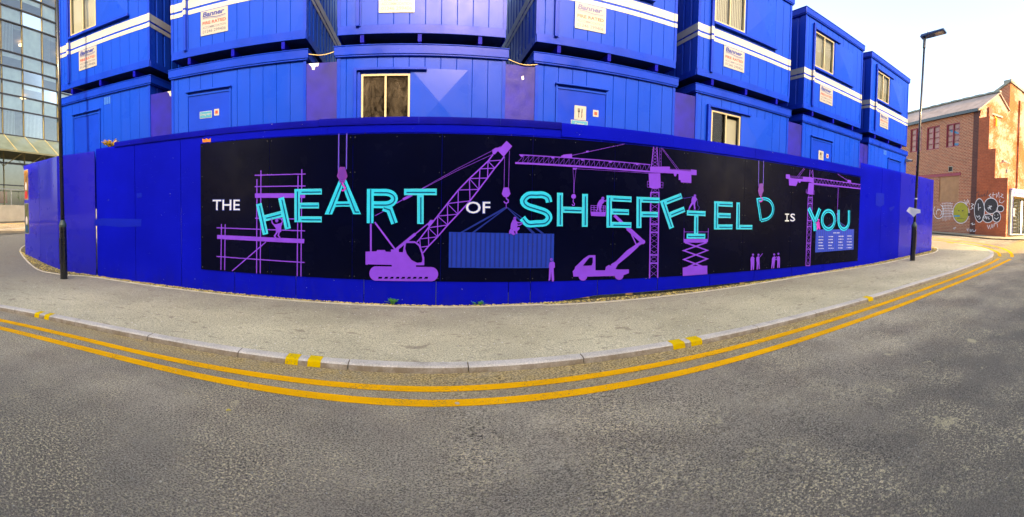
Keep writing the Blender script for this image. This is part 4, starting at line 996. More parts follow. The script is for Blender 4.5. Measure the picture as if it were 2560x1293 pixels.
def door(root, x0, x1, z0, z1, sign):
    mb = MB(); mb.box(x0, x1, -.012, -.001, z0, z1 - .04); d = mk('door', mb, 'cabin2', root)
    mb = MB(); mb.box(x0 - .035, x0 - .002, -.035, -.001, z0, z1); mb.box(x1 + .002, x1 + .035, -.035, -.001, z0, z1); mb.box(x0 - .05, x1 + .05, -.075, -.001, z1 + .001, z1 + .03); mb.box(x0, x1, -.03, -.013, z1 - .075, z1 - .0405)
    mk('door_frame', mb, 'cabin', root, bevel=.003)
    mb = MB(); mb.box(x1 - .10, x1 - .06, -.05, -.013, z0 + .85, z0 + .98); mk('handle', mb, 'sill', d)
    F_ = lambda x, z, dd: Vector((x, -.013 - dd, z))
    def plate(nm, a, b, c, e, m, dd=0., par=None): 
        mb = MB(); mb.box(a, b, -.016 - dd, -.013 - dd, c, e); return mk(nm, mb, m, par or d)
    if sign:
        rx = x0 + (.63 if sign == 'drying' else .73); p = plate('alarm_sign', rx, rx + .115, z0 + 1.545, z0 + 1.675, 'signwhite'); plate('red_square', rx + .028, rx + .087, z0 + 1.58, z0 + 1.64, 'signred', .0035, p)
    if sign == 'drying':
        p = plate('door_sign', x0 + .28, x0 + .575, z0 + 1.515, z0 + 1.655, 'signwhite'); plate('sign_field', x0 + .29, x0 + .565, z0 + 1.525, z0 + 1.645, 'signcyan', .0035, p)
        mb = MB(); text_in(mb, 'Drying room', x0 + .305, x0 + .55, z0 + 1.555, z0 + 1.62, lambda u, v: F_(u, v, .008), .012); mk('sign_text', mb, 'signwhite', p)
    if sign == 'canteen':
        p = plate('cutlery_sign', x0 + .345, x0 + .585, z0 + 1.45, z0 + 1.72, 'signwhite')
        mb = MB(); cx = x0 + .435; cz = z0 + 1.585
        mb.box(cx - .006, cx + .006, -.021, -.0175, cz - .09, cz + .02)
        for k in (-1, 0, 1): mb.box(cx - .004 + k * .017, cx + .004 + k * .017, -.021, -.0175, cz + .03, cz + .085)
        mb.box(cx - .021, cx + .021, -.0225, -.0175, cz + .018, cz + .034)
        mb.box(cx + .055, cx + .067, -.021, -.0175, cz - .09, cz - .0); mb.prism([(cx + .052, cz), (cx + .072, cz), (cx + .074, cz + .07), (cx + .058, cz + .09)], lambda a, b: Vector((a, -.021, b)), lambda a, b: Vector((a, -.0175, b)))
        mk('cutlery_symbol', mb, 'black', p)
        p = plate('door_sign', x0 + .28, x0 + .625, z0 + 1.31, z0 + 1.44, 'signwhite'); plate('sign_field', x0 + .291, x0 + .614, z0 + 1.32, z0 + 1.43, 'signcyan', .0035, p)
        mb = MB(); text_in(mb, 'Canteen', x0 + .36, x0 + .55, z0 + 1.345, z0 + 1.405, lambda u, v: F_(u, v, .008), .012); mk('sign_text', mb, 'signwhite', p)
    return d
WB = 3.04
def upper(name='upper_cabin'):
    r = thing(name, 'x', 'cabin'); W = WB
    cabin_shell(r, W, 4.86, 7.51, (.44, 1.37, 6.16, 7.17)); window(r, .44, 1.37, 6.16, 7.17, 'glass', 'blind'); shutter(r, 1.42, 2.42, 6.15, 7.19)
    mb = MB(); mb.box(.0, W, -.018, -.001, 4.84, 5.0); mb.box(-.014, -.001, 0.02, 7.2, 4.84, 4.98); mb.box(W + .001, W + .014, 0.02, 7.2, 4.84, 4.98); mk('floor_rail', mb, 'cabin2', r, bevel=.004)
    mb = MB()
    for a, b in ((5.835, 5.995), (5.705, 5.79)):
        mb.box(0, W, -.0045, -.0008, a, b); mb.box(-.0045, -.0008, .0, 7.2, a, b); mb.box(W + .0008, W + .0045, 0, 7.2, a, b)
        mb.box(-.016, .052, -.0185, -.0145, a, b); mb.box(W - .054, W + .014, -.0185, -.0145, a, b)
    mk('white_band', mb, 'stripe', r)
    mb = MB(); mb.box(.335, .40, -.07, -.006, 4.97, 7.36); mb.box(.40, .43, -.03, -.006, 4.97, 7.36); mk('shutter_post', mb, 'cabin2', r, bevel=.004)
    mb = MB()
    for a, b in ((5.835, 5.995), (5.705, 5.79)): mb.box(.331, .404, -.0735, -.0055, a, b)
    mk('post_band', mb, 'stripe', r)
    mb = MB(); mb.box(.41, 2.46, -.085, -.006, 6.07, 6.125); mb.box(.41, 1.66, -.075, -.006, 7.205, 7.245); mk('shutter_rail', mb, 'cabin2', r, bevel=.003)
    board_sign(r, .745, 1.385, 5.205, 5.69)
    for x in (.42, 1.46, 2.55):
        mb = MB(); mb.box(x, x + .05, .03, 7.1, 4.665, 4.838); mb.box(x - .03, x + .08, .03, 7.1, 4.655, 4.664); mb.box(x - .01, x + .06, .0, .028, 4.70, 4.838); mk('floor_beam', mb, 'cap', r)
    return r
def lower(kind, name='lower_cabin'):
    r = thing(name, 'x', 'cabin'); W = WB
    if kind == 'window':
        cabin_shell(r, W, 1.72, 4.47, (.44, 1.32, 3.02, 4.13)); 
        mb = MB(); mb.box(.30, .36, -.075, -.003, 2.9, 4.24); mb.box(.37, .42, -.035, -.003, 2.9, 4.24); mk('shutter_post', mb, 'cabin2', r, bevel=.004)
        mb = MB(); mb.box(.36, 1.62, -.085, -.003, 4.185, 4.225); mk('shutter_rail', mb, 'cabin2', r, bevel=.003)
    else: cabin_shell(r, W, 1.72, 4.47, (.5, 1.3, 2.0, 2.5))
    mb = MB()
    for x in (.1, W - .2):
        for y in (.2, 6.8): mb.box(x, x + .12, y, y + .12, .3, 1.71)
    mk('support_leg', mb, 'under', r); return r
def place(o, s, z=ZO):
    n = Vector((math.sin(AC), math.cos(AC), 0)); u = Vector((math.cos(AC), -math.sin(AC), 0)); P = n * DC + u * s
    o.location = (P.x, P.y, z); o.rotation_euler = (0, 0, -AC)
S_AT = [-8.5, -5.02, -1.52, 2.08, 5.70, 9.42, 13.12]; WID = [2.9, 2.9, 3.02, 3.04, 3.10, 3.10, 3.12]
GU, GL = 'upper row of stacked blue site cabins', 'lower row of stacked blue site cabins'
U0 = upper()
UL = ['upper blue cabin above the plain door with vent grille, nearest the glass office building', 'upper blue cabin directly above the drying room door', 'middle upper cabin, catching the light, above the dusty sliding window',
      'upper blue cabin directly above the canteen door with the large cutlery sign', 'upper blue cabin directly above the window with a lit tube lamp inside', 'upper blue cabin with its whole roof against the sky, second from the brick building', 'smallest-looking upper blue cabin, last in the row towards the brick building']
LL = ['lower blue cabin with a plain door and vent grille, nearest the glass office building', 'lower blue cabin with the drying room sign on its door', 'middle lower cabin with a dusty sliding window and slid-back steel shutter',
      'lower blue cabin whose canteen door and cutlery sign stand large above the mural', 'lower blue cabin with an open shutter and a lit tube lamp behind its window', 'lower blue cabin with a small canteen door sign, second from the brick building', 'lower blue cabin with vent grille and white security camera, nearest the brick building']
for i, s in enumerate(S_AT):
    o = U0 if i == 0 else copy_tree(U0); place(o, s); o.scale = (WID[i] / WB, 1, 1); o['label'] = UL[i]; o['group'] = GU
def grille(r, x):
    mb = MB()
    for c in range(3):
        for k in range(9): mb.box(x + c * .075, x + c * .075 + .055, -.008, -.001, 4.22 + k * .019, 4.23 + k * .019)
    mk('vent_grille', mb, flat('grille_pale_blue', (.03, .16, .6), .4), r)
for i, s in enumerate(S_AT):
    r = lower('window' if i in (2, 4) else 'door')
    if i in (2, 4):
        window(r, .44, 1.32, 3.02, 4.13, 'glass_dirty' if i == 2 else 'glass', 'lamp' if i == 4 else None); shutter(r, 1.33, 2.36, 3.05, 4.215)
    if i == 4:                                      # added pale sheet stands in for a bright reflection in the right-hand pane
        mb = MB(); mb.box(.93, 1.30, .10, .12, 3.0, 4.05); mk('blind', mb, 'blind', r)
    if i == 2:
        mb = MB(); mb.tube([(1.27, .3, 3.0), (1.27, .3, 3.36)], [.09, .008], 12); mk('traffic_cone', mb, 'redbanner', r)
    if i in (1, 3, 5): door(r, .43, 1.42, 2.03, 4.10, 'drying' if i == 1 else 'canteen')
    if i == 0: door(r, .52, 1.45, 2.03, 4.12, None); grille(r, 1.62)
    if i == 6:
        door(r, 1.5, 2.5, 2.03, 4.12, None); grille(r, 1.12)
        mb = MB(); mb.box(2.96, 3.06, -.16, -.02, 4.20, 4.32); mb.tube([(2.98, -.16, 4.26), (2.98, -.32, 4.24)], .05, 10); mk('security_camera', mb, 'signwhite', r, bevel=.01)
        mb = MB(); mb.tube([(2.98, -.322, 4.24), (2.98, -.335, 4.24)], .042, 10); mk('lens', mb, 'black', r)
    place(r, s); r.scale = (WID[i] / WB, 1, 1); r['label'] = LL[i]; r['group'] = GL
def CF(s, z, y=0.): 
    n = Vector((math.sin(AC), math.cos(AC), 0)); u = Vector((math.cos(AC), -math.sin(AC), 0)); P = n * (DC + y) + u * s; return Vector((P.x, P.y, z + ZO))
IL = ['violet plywood infill panel between the vent-grille cabin and the drying room cabin', 'violet infill panel with peeled top edge between the drying room cabin and the dusty window', 'speckled violet infill panel between the dusty window and the large canteen door',
      'violet infill panel between the large canteen door and the lamp-lit window', 'violet infill panel between the lamp-lit window and the small canteen door', 'narrow violet infill panel beside the last lower cabin']
for i in range(6):
    a = S_AT[i] + WID[i] + .012; b = S_AT[i + 1] - .012; t = (4.22, 4.38, 4.38, 4.35, 4.34, 4.35)[i]; mb = MB()
    mb.box(a, b, .004, .022, .2, t, lambda x, y, z: CF(x, z, y)); o = mk('infill_panel', mb, 'infill', label=IL[i], category='panel', group='violet panels closing the gaps between lower cabins')
    if i in (0, 1, 2):
        q = MB(); x = a + .02; pts = []
        w = b - a
        if i == 1: outs = [[(a + .04, t), (a + .24, t), (a + .22, t - .06), (a + .17, t - .055), (a + .15, t - .12), (a + .11, t - .11), (a + .1, t - .06)]]
        elif i == 0: outs = [[(b - .12, t), (b - .02, t), (b - .015, t - .12), (b - .05, t - .1), (b - .07, t - .05)]]
        else: outs = [[(a + .3, t - .20), (a + .34, t - .18), (a + .35, t - .25), (a + .31, t - .26)]]
        for po in outs: q.ngon([CF(x, z, .002) for x, z in po])
        mk('peeled_patch', q, 'paper' if i else 'stripe', o)
for (a, b, lab) in (((-2.07, 4.55), (-1.53, 4.57), 'pale cable slung between the drying room cabin and the middle cabin'), ((1.56, 4.46), (2.10, 4.42), 'pale cable slung between the middle cabin and the large canteen cabin')):
    mb = MB(); mb.tube([CF(a[0] + (b[0] - a[0]) * k / 8, a[1] + (b[1] - a[1]) * k / 8 - .05 * math.sin(math.pi * k / 8), -.02) for k in range(9)], .008, 6)
    mk('cable', mb, 'cable', smooth=True, label=lab, category='cable')

# ------------------------------------------------------------------ lamp posts
def lamp_post(x, y, label, lean, jz, head_dir, rb=.087):
    z0 = rise(x) + PV; top = Vector((lean[0], lean[1], 1)); P = lambda z, dx=0, dy=0: Vector((x, y, z0)) + top * (z - z0) + Vector((dx, dy, 0))
    r = thing('lamp_post', label, 'lamp post', (x, y, z0), 'black street lamp posts')
    mb = MB(); mb.tube([P(z0 - .02), P(z0 + .03), P(jz - .04), P(jz)], [rb + .004, rb, rb, rb - .002], 20); b = mk('post_base', mb, 'black', r, smooth=False)
    mb = MB(); mb.box(-.04, .04, -rb - .008, -rb + .01, .35, .95, lambda a, c, d: P(z0) + Vector((a, c, 0)) + top * d); mk('access_door', mb, 'black', b)
    mb = MB(); mb.tube([P(jz), P(jz + .05), P(jz + .12), P(jz + .16)], [rb + .006, rb + .006, rb * .75, .052], 20); mk('collar', mb, paint('green_grey_collar', (.03, .06, .05), .4, .3, 8), r, smooth=False)
    mb = MB(); mb.tube([P(jz + .16), P(4.5), P(7.75)], [.047, .042, .036], 16); mk('pole', mb, 'black', r, smooth=True)
    H = P(7.75); h = Vector(head_dir).normalized(); sd = Vector((-h.y, h.x, 0)); upv = Vector((0, 0, 1)); tl = .16
    f = lambda u, w, z: H + h * u + sd * w + upv * (z + tl * u)
    mb = MB(); mb.prism([(-.12, -.12), (.22, -.15), (.66, -.17), (.72, -.15), (.72, .15), (.66, .17), (.22, .15), (-.12, .12)], lambda a, c: f(a, c, .10), lambda a, c: f(a, c, .02 if 0 else .045)); hd = mk('lamp_head', mb, paint('blue_grey_lamp_head', (.01, .05, .14), .4, .2, 6), r, bevel=.01)
    mb = MB(); mb.prism([(-.12, -.07), (.40, -.06), (.40, .06), (-.12, .07)], lambda a, c: f(a, c, .16), lambda a, c: f(a, c, .101)); mk('heat_sink', mb, MT['navy'], hd, bevel=.01)
    mb = MB(); mb.prism([(.38, -.12), (.65, -.12), (.65, .12), (.38, .12)], lambda a, c: f(a, c, .0445), lambda a, c: f(a, c, .034)); mk('lens_panel', mb, paint('led_lens', (.50, .42, .30), .3, .1, 8), hd)
    mb = MB(); mb.tube([P(7.45), P(7.75), f(.02, 0, .05)], [.052, .052, .05], 14); mk('bracket', mb, 'black', r)
    mb = MB(); mb.tube([f(.12, 0, .161), f(.12, 0, .20), f(.12, 0, .225)], [.032, .032, .012], 10); mk('photocell', mb, 'sill', hd)
    return r, P
r, P = lamp_post(-7.57, 6.48, 'tall black lamp post beside the posters, whose lamp rises above the cabins', (-.012, 0), 1.27, (.2, -1, 0))
rr, PR_ = lamp_post(12.75, 6.2, 'tall black lamp post with torn white paper wrapped round it', (.018, -.012), 1.50, (.05, -1, 0), .088)
mb = MB(); mb.tube([PR_(2.42), PR_(2.46)], .051, 14); mk('sticker_band', mb, 'paper', rr)
vd = Vector((-.9, -.44, 0)).normalized(); sd = Vector((.44, -.9, 0)).normalized()
mb = MB(); n = 12; pp = [(-.29, 2.02), (-.20, 2.16), (-.02, 2.12), (.17, 2.08), (.18, 1.97), (.06, 1.95), (-.04, 1.82), (-.12, 1.90)]
mb.prism(pp, lambda a, z: PR_(z) + vd * (.052 + .02 * math.sin(a * 14)) + sd * a, lambda a, z: PR_(z) + vd * (.0505 + .02 * math.sin(a * 14)) + sd * a)
mk('paper_scrap', mb, 'paper', label='torn white sheet of paper stuck to the lamp post', category='paper')

# ------------------------------------------------------------------ weeds
def weed(loc, n, h, label, m='leaf', name='weed', spread=.14, lw=.012):
    r = thing(name, label, 'plant', loc); L = Vector(loc); mb = MB(); st = MB()
    for i in range(n):
        a = random.uniform(0, 6.28); tip = L + Vector((math.cos(a) * spread * random.uniform(.3, 1), math.sin(a) * spread * random.uniform(.2, .7), h * random.uniform(.45, 1))); mid = (L + tip) / 2 + Vector((0, 0, h * .18))
        st.tube([L, mid, tip], .0018, 4)
        for k in range(9):
            t = .25 + .75 * k / 8; p = L.lerp(mid, t * 2) if t < .5 else mid.lerp(tip, t * 2 - 1)
            for sg in (-1, 1):
                b = a + sg * 1.2 + random.uniform(-.4, .4); l = .03 * random.uniform(.6, 1.2); e = p + Vector((math.cos(b) * l, math.sin(b) * l, random.uniform(-.01, .02))); w = Vector((-math.sin(b), math.cos(b), .3)) * lw * .5
                mb.quad(p, (p + e) / 2 + w, e, (p + e) / 2 - w)
    mk('stem', st, m, r); mk('leaves', mb, m, r)
a = gp(981, 764, PV); weed((a.x, a.y - .01, PV + .01), 14, .12, 'larger green weed growing at the foot of the hoarding below the crawler crane')
a = gp(1196, 765, PV); weed((a.x, a.y - .01, PV + .01), 10, .085, 'smaller green weed at the foot of the hoarding below the hanging blue container')
a = HF(-7.0, 3.02, -.12); weed((a.x, a.y, 3.05), 26, .26, 'yellowing climbing plant peeping over the top of the hoarding', 'leafy', 'climbing_plant', .28, .06)

# ------------------------------------------------------------------ glass office building (left)
OX = -22.0
off = thing('office_building', 'tall glass-fronted office building with dark mullions and an entrance canopy', 'building', (OX, 16, .6))
YS = [4.9, 6.45, 8.0, 9.55, 11.1, 12.6, 14.15, 15.7, 17.28, 18.49, 20.05, 21.6, 23.2]
ZS = [6.2, 7.75, 8.65, 9.5, 10.35, 11.25, 13.05, 13.97, 14.9, 16.7, 17.6, 18.5, 20.3]
f = lambda d, y, z: Vector((OX + d, y, z - (y - 15.7) * .035))
mb = MB()
for y in YS: mb.box(.0, .10, y - .022, y + .022, 1.9, 20.6, f)
mk('mullion', mb, 'mullion2', off)
mb = MB()
for y in YS: mb.box(.101, .13, y - .03, y + .005, 5.9, 20.6, f)
for z in ZS: mb.box(.02, .135, YS[0], YS[-1], z - .032, z + .022, f)
mk('transom', mb, 'mullion', off)
random.seed(5)
for i in range(len(YS) - 1):
    for j in range(len(ZS) - 1):
        if YS[i] < 12 and ZS[j] < 9: continue
        a, b, c, d = YS[i] + .036, YS[i + 1] - .036, ZS[j] + .03, ZS[j + 1] - .045
        mb = MB(); mb.quad(f(.05, a, c), f(.05, b, c), f(.05, b, d), f(.05, a, d)); w = mk('window_pane', mb, 'glass_office', off)
        tall = d - c > 1.3; k = random.random()
        mb = MB()
        if tall and k < .6:                         # vertical slat blinds
            n = 14; t0 = random.choice((0, 0, .3))
            for q in range(int(n * (1 - t0))):
                y0 = a + (b - a) * q / n; mb.quad(f(-.06, y0, c), f(-.12, y0 + (b - a) / n * .8, c), f(-.12, y0 + (b - a) / n * .8, d), f(-.06, y0, d))
            mk('slat_blind', mb, 'office_blind', w)
        elif k < .88:
            dd = d - (d - c) * random.choice((.25, .3, 1, 1)); mb.quad(f(-.07, a, dd), f(-.07, b, dd), f(-.07, b, d), f(-.07, a, d)); mk('roller_blind', mb, 'office_blind', w)
mb = MB()
for z in (1.9, 5.9, 9.45, 12.95, 16.6, 20.4): mb.box(-6, -.15, YS[0], YS[-1], z - .15, z + .12, f)
mb.box(-6.1, -6, YS[0], YS[-1], 1, 20.4, f)
mk('floor_slab', mb, 'cream', off)
mb = MB()
for y in (6.5, 9.9, 13.3, 16.7, 20.0):
    for z in (9.3, 12.8, 16.4): mb.tube([f(-1.4, y, z - .2), f(-1.4, y, z - .26)], .22, 14)
mk('ceiling_lamp', mb, flat('warm_lamp_disc', (1, .62, .30), .5, 1.2), off)
mb = MB(); mb.box(-6, 0.05, YS[0] - .15, YS[0], 1, 20.6, f); mb.box(-6, .05, YS[-1], YS[-1] + .15, 1, 20.6, f); mb.box(-6, .2, YS[0], YS[-1], 20.6, 21.2, f); mk('end_wall', mb, 'cream', off)
cp = MB(); cp.quad(f(.14, YS[0], 6.15), f(.14, YS[-1], 6.15), f(1.5, YS[-1], 5.0), f(1.5, YS[0], 5.0)); cn = mk('canopy', cp, 'glasspanel', off)
mb = MB(); mb.box(1.49, 1.56, YS[0], YS[-1], 4.93, 5.03, f)
for y in YS: mb.tube([f(.14, y, 6.17), f(1.52, y, 5.03)], .025, 6); mb.tube([f(.14, y, 4.3), f(1.5, y + .5, 4.98)], .025, 6)
mk('canopy_frame', mb, 'mullion2', cn)
mb = MB(); mb.box(.0, .12, YS[0], YS[-1], 4.42, 4.52, f); mb.box(.0, .12, YS[0], YS[-1], 3.1, 3.16, f); mk('entrance_rail', mb, 'mullion', off)
mb = MB(); mb.quad(f(.05, YS[0], 1.9), f(.05, YS[-1], 1.9), f(.05, YS[-1], 4.42), f(.05, YS[0], 4.42)); mb.quad(f(.05, YS[0], 4.52), f(.05, YS[-1], 4.52), f(.05, YS[-1], 6.15), f(.05, YS[0], 6.15)); mk('entrance_glass', mb, 'glass_office', off)
mb = MB(); mb.box(-.4, -.3, 13.0, 14.6, 1.95, 2.75, f); mk('red_counter', mb, 'redbanner', off)
mb = MB(); mb.box(.25, .9, YS[0], YS[-1], .7, 1.88, f); mb.box(-.3, .25, YS[0], YS[-1], .7, 1.86, f); mk('plinth', mb, 'cream', off, bevel=.01)
rl = MB()
for y in YS: rl.tube([f(.8, y, 1.88), f(.8, y, 2.82)], .02, 6)
rl.tube([f(.8, YS[0], 2.82), f(.8, YS[-1], 2.82)], .025, 6)
o = mk('handrail', rl, 'sill', label='thin metal handrail on the plinth before the office entrance', category='handrail')
a = f(-.9, 16.0, 1.95); weed((a.x, a.y, a.z), 22, 1.1, 'leafy pot plant standing behind the office entrance glass', 'leaf', 'pot_plant', .5, .12)

# ------------------------------------------------------------------ old brick building (right)
def W1(a, z, d=0.): v = C0 + wd * a - gd * d; return Vector((v.x, v.y, z))      # shaded side wall, a towards the street, d proud
def G1(b, z, d=0.): v = C0 + gd * b + wd * d; return Vector((v.x, v.y, z))      # sunlit gable
def to1(px, py):
    P = onplane(px, py, (C0.x, C0.y, 0), (gd.x, gd.y, 0)); v = Vector((P.x, P.y)) - C0; return (v.dot(wd), P.z)
def to2(px, py):
    P = onplane(px, py, (C0.x, C0.y, 0), (wd.x, wd.y, 0)); v = Vector((P.x, P.y)) - C0; return (v.dot(gd), P.z)
bb = thing('brick_building', 'old brown brick building with crimson windows, boarded opening and slate roof', 'building', (C0.x, C0.y, 1.0))
E_ = 8.06; L_ = -26.
def wallpoly(mb, pts, fr, d=0.):
    mb.ngon([fr(a, z, d) for a, z in pts]); mb.uv[len(mb.f) - 1] = [(a + 100, z) for a, z in pts]
wins = []
for q in (((2277, 325), (2305, 317), (2276, 381), (2303, 378)), ((2318, 319), (2350, 314), (2316, 376), (2348, 372)), ((2367, 311), (2400, 306), (2365, 370), (2397, 365))):
    p = [to1(*x) for x in q]; wins.append((p[0][0], p[1][0], (p[2][1] + p[3][1]) / 2, (p[0][1] + p[1][1]) / 2))
door_o = (to1(2347, 505)[0], to1(2396, 505)[0], 2.92, 4.42)
d2 = (-6.4, to1(2325, 450)[0] , 2.0, 4.42)
vent = (to1(2372, 424)[0], to1(2381, 424)[0], 4.72, 4.98)
extra = [(w[0] - 2.1, w[1] - 2.1, w[2], w[3]) for w in wins[:1]] + [(w[0] - 4.2, w[1] - 4.2, w[2], w[3]) for w in wins[:1]]
rects = sorted(extra + wins)
mb = MB(); x = L_
cols_ = sorted([(r_[0], r_[1], [r_]) for r_ in rects])
def rectwall(mb, x0, x1, z0, z1, fr, d=0.): wallpoly(mb, [(x0, z0), (x1, z0), (x1, z1), (x0, z1)], fr, d)
xs_ = sorted(set([L_, -.35] + [v for r_ in rects + [door_o, d2, vent] for v in r_[:2]])); zs_ = sorted(set([.6, E_] + [v for r_ in rects + [door_o, d2, vent] for v in r_[2:]]))
for a, b in zip(xs_, xs_[1:]):
    for c, d in zip(zs_, zs_[1:]):
        if any(r_[0] <= (a + b) / 2 <= r_[1] and r_[2] <= (c + d) / 2 <= r_[3] for r_ in rects + [door_o, d2, vent]): continue
        rectwall(mb, a, b, c, d, W1)
wall = mk('side_wall', mb, 'brick', bb)
for i, (a, b, c, d) in enumerate(rects):
    mb = MB(); t = .05; fb = lambda x, z, dd: W1(x, z, -dd)
    mb.box(a, a + t, c, d, .02, .08, fb); mb.box(b - t, b, c, d, .02, .08, fb); mb.box(a + t, b - t, d - t, d, .02, .08, fb); mb.box(a + t, b - t, c, c + t, .02, .08, fb); mb.box((a + b) / 2 - .03, (a + b) / 2 + .03, c + t, d - t, .018, .08, fb)
    for k in (1, 2, 3): mb.box(a + t, b - t, c + (d - c) * k / 4 - .01, c + (d - c) * k / 4 + .01, .03, .07, fb)
    w = mk('window', mb, 'winred', bb)
    mb = MB(); mb.box(a, b, c, d, .09, .10, fb); pn = mk('pane', mb, 'winpane', w)
    if i == len(rects) - 1:
        q = Print(W1, to1, -.088); q.poly([(2371, 322), (2384, 326), (2397, 333), (2390, 334), (2374, 330)]); q.poly([(2384, 357), (2395, 358), (2392, 364), (2383, 363)]); mk('broken_glass', q.mb, 'signcyan', pn)
    rv = MB(); rv.quad(W1(a, c, 0), W1(a, d, 0), W1(a, d, -.12), W1(a, c, -.12)); rv.quad(W1(b, c, 0), W1(b, d, 0), W1(b, d, -.12), W1(b, c, -.12)); rv.quad(W1(a, c, 0), W1(b, c, 0), W1(b, c, -.12), W1(a, c, -.12)); rv.quad(W1(a, d, 0), W1(b, d, 0), W1(b, d, -.12), W1(a, d, -.12)); mk('reveal', rv, 'brickdark', w)
mb = MB(); mb.box(door_o[0], door_o[1], door_o[2], door_o[3], .03, .05, lambda x, z, d: W1(x, z, -d)); mk('boarded_opening', mb, 'ply', bb)
mb = MB(); mb.box(d2[0], d2[1], d2[2], d2[3], .06, .08, lambda x, z, d: W1(x, z, -d)); mk('boarded_opening', mb, 'ply', bb)
mb = MB(); mb.box(to1(2290, 447)[0], to1(2402, 434)[0], 4.43, 4.60, -.03, .03, lambda x, z, d: W1(x, z, -d)); mk('lintel', mb, 'winred', bb)
mb = MB(); mb.box(vent[0], vent[1], vent[2], vent[3], .04, .06, lambda x, z, d: W1(x, z, -d)); v_ = mk('vent', mb, 'dark', bb)
mb = MB(); t = .03
for r_ in ((vent[0] - t, vent[1] + t, vent[3], vent[3] + t), (vent[0] - t, vent[1] + t, vent[2] - t, vent[2]), (vent[0] - t, vent[0], vent[2], vent[3]), (vent[1], vent[1] + t, vent[2], vent[3])): mb.box(r_[0], r_[1], r_[2], r_[3], -.01, .01, lambda x, z, d: W1(x, z, -d))
mk('vent_frame', mb, 'cream', v_)
mb = MB(); mb.box(L_, .05, E_ - .12, E_ + .06, -.16, .02, lambda x, z, d: W1(x, z, -d)); mk('gutter', mb, 'black', bb)
mb = MB(); z = .7; rect_ = []                      # dark toothed strip where another wall was torn away
while z < 8.0:
    w = random.choice((.28, .35, .42, .5)); rectwall(mb, -.36, -.36 + .3 + w * .45, z, min(z + .17, 8.05), W1, .012 + random.uniform(0, .006)); z += .17
mk('toothed_edge', mb, 'brickdark', bb)
# stub of the demolished wall, stepped down towards the street
st = [to1(2437, 289), to1(2475, 289), to1(2475, 372), to1(2490, 372), to1(2490, 445), to1(2520, 445)]
xs2 = [.06, st[1][0], st[3][0], st[5][0]]; zt_ = [7.58, 5.77, 4.16]; mb = MB(); T = .36
for (a, b, z) in zip(xs2, xs2[1:], zt_):
    rectwall(mb, a, b, .6, z, W1, .02)
mk('stub_wall', mb, 'brick2', bb)
mb = MB()
prev = .6
for (b, z, lo) in ((xs2[1], 7.58, 5.77), (xs2[2], 5.77, 4.16), (xs2[3], 4.16, .6)):
    p = [(0, lo), (T, lo), (T, z), (0, z)]; mb.ngon([W1(b, c, .02 - a) for a, c in p]); mb.uv[len(mb.f) - 1] = p
for (a, b, z) in zip(xs2, xs2[1:], zt_):
    p = [(a, 0), (b, 0), (b, T), (a, T)]; mb.ngon([W1(x, z, .02 - y) for x, y in p]); mb.uv[len(mb.f) - 1] = p
    p = [(a, .6), (b, .6), (b, z), (a, z)]; mb.ngon([W1(x, zz, .02 - T) for x, zz in p]); mb.uv[len(mb.f) - 1] = p
mk('stub_wall_edge', mb, 'brick3', bb)
# sunlit gable
ap = (1.74, 9.4)
mb = MB(); wallpoly(mb, [(0, .6), (2.84, .6), (2.84, 8.62), ap, (0, E_)], G1); mk('gable_wall', mb, 'brick3', bb)
mb = MB()
for (p, q) in (((-.12, E_ - .02), (ap[0], ap[1] + .06)), ((ap[0], ap[1] + .06), (2.79, 8.66))):
    v = [G1(p[0], p[1], .10), G1(q[0], q[1], .10), G1(q[0], q[1], -26), G1(p[0], p[1], -26)]; mb.quad(*v); mb.quad(*[x - Vector((0, 0, .07)) for x in v])
    mb.quad(v[0], v[1], v[1] - Vector((0, 0, .07)), v[0] - Vector((0, 0, .07)))
mk('roof', mb, 'slate', bb)
mb = MB()
for k in range(48): mb.box(ap[0] - .09, ap[0] + .09, -.1 + .5 * k - .02, .38 + .5 * k, 9.47, 9.56 + (.02 if k % 2 else 0), lambda b, dd, z: G1(b, z, -dd))
mk('ridge_tile', mb, 'lead', bb)
mb = MB(); fr = lambda b, z, dd: G1(b, z, dd)      # small chimney pier on the gable
mb.box(.75, 1.05, 7.6, 8.35, .0, .12, fr); mk('pier', mb, paint('brick_pier', (.3, .10, .05), .8, .4, 8), bb)
mb = MB(); mb.box(1.1, 2.1, 8.02, 8.12, .0, .08, fr); mk('stone_sill', mb, 'lead', bb)
mb = MB(); mb.tube([G1(1.28, 7.9, .1), G1(1.42, 7.86, .12), G1(1.44, 7.4, .12)], .06, 8); mk('downpipe', mb, 'leafy', bb)
# taller block behind
tb = thing('tall_brick_block', 'taller sunlit orange brick block with stone coping and peeling whitewash', 'building', (27, 6, 1))
mb = MB(); T0 = 2.842; wallpoly(mb, [(T0, .6), (16, .6), (16, 9.0), (5.2, 9.95), (T0, 10.38)], G1, -.02); mk('front_wall', mb, 'brick3', tb)
def S1(u, z): v = C0 + gd * T0 - wd * u; return Vector((v.x, v.y, z))
mb = MB(); pts = [(.02, .6), (8, .6), (8, 7.0), (.02, 10.38)]; mb.ngon([S1(*p) for p in pts]); mb.uv[0] = pts
mk('side_wall', mb, 'brick', tb)
mb = MB()
for p, q in (((T0 - .05, 10.40), (5.2, 9.97)), ((5.2, 9.97), (16, 9.02))): mb.prism([(p[0], p[1]), (q[0], q[1]), (q[0], q[1] + .16), (p[0], p[1] + .16)], lambda a, z: G1(a, z, .08), lambda a, z: G1(a, z, -.5))
mb.prism([(-.1, 10.44), (8, 7.04), (8, 7.2), (-.1, 10.6)], lambda u, z: S1(u, z) - Vector((gd.x, gd.y, 0)) * .06, lambda u, z: S1(u, z) + Vector((gd.x, gd.y, 0)) * .3)
mk('coping', mb, 'lead', tb)
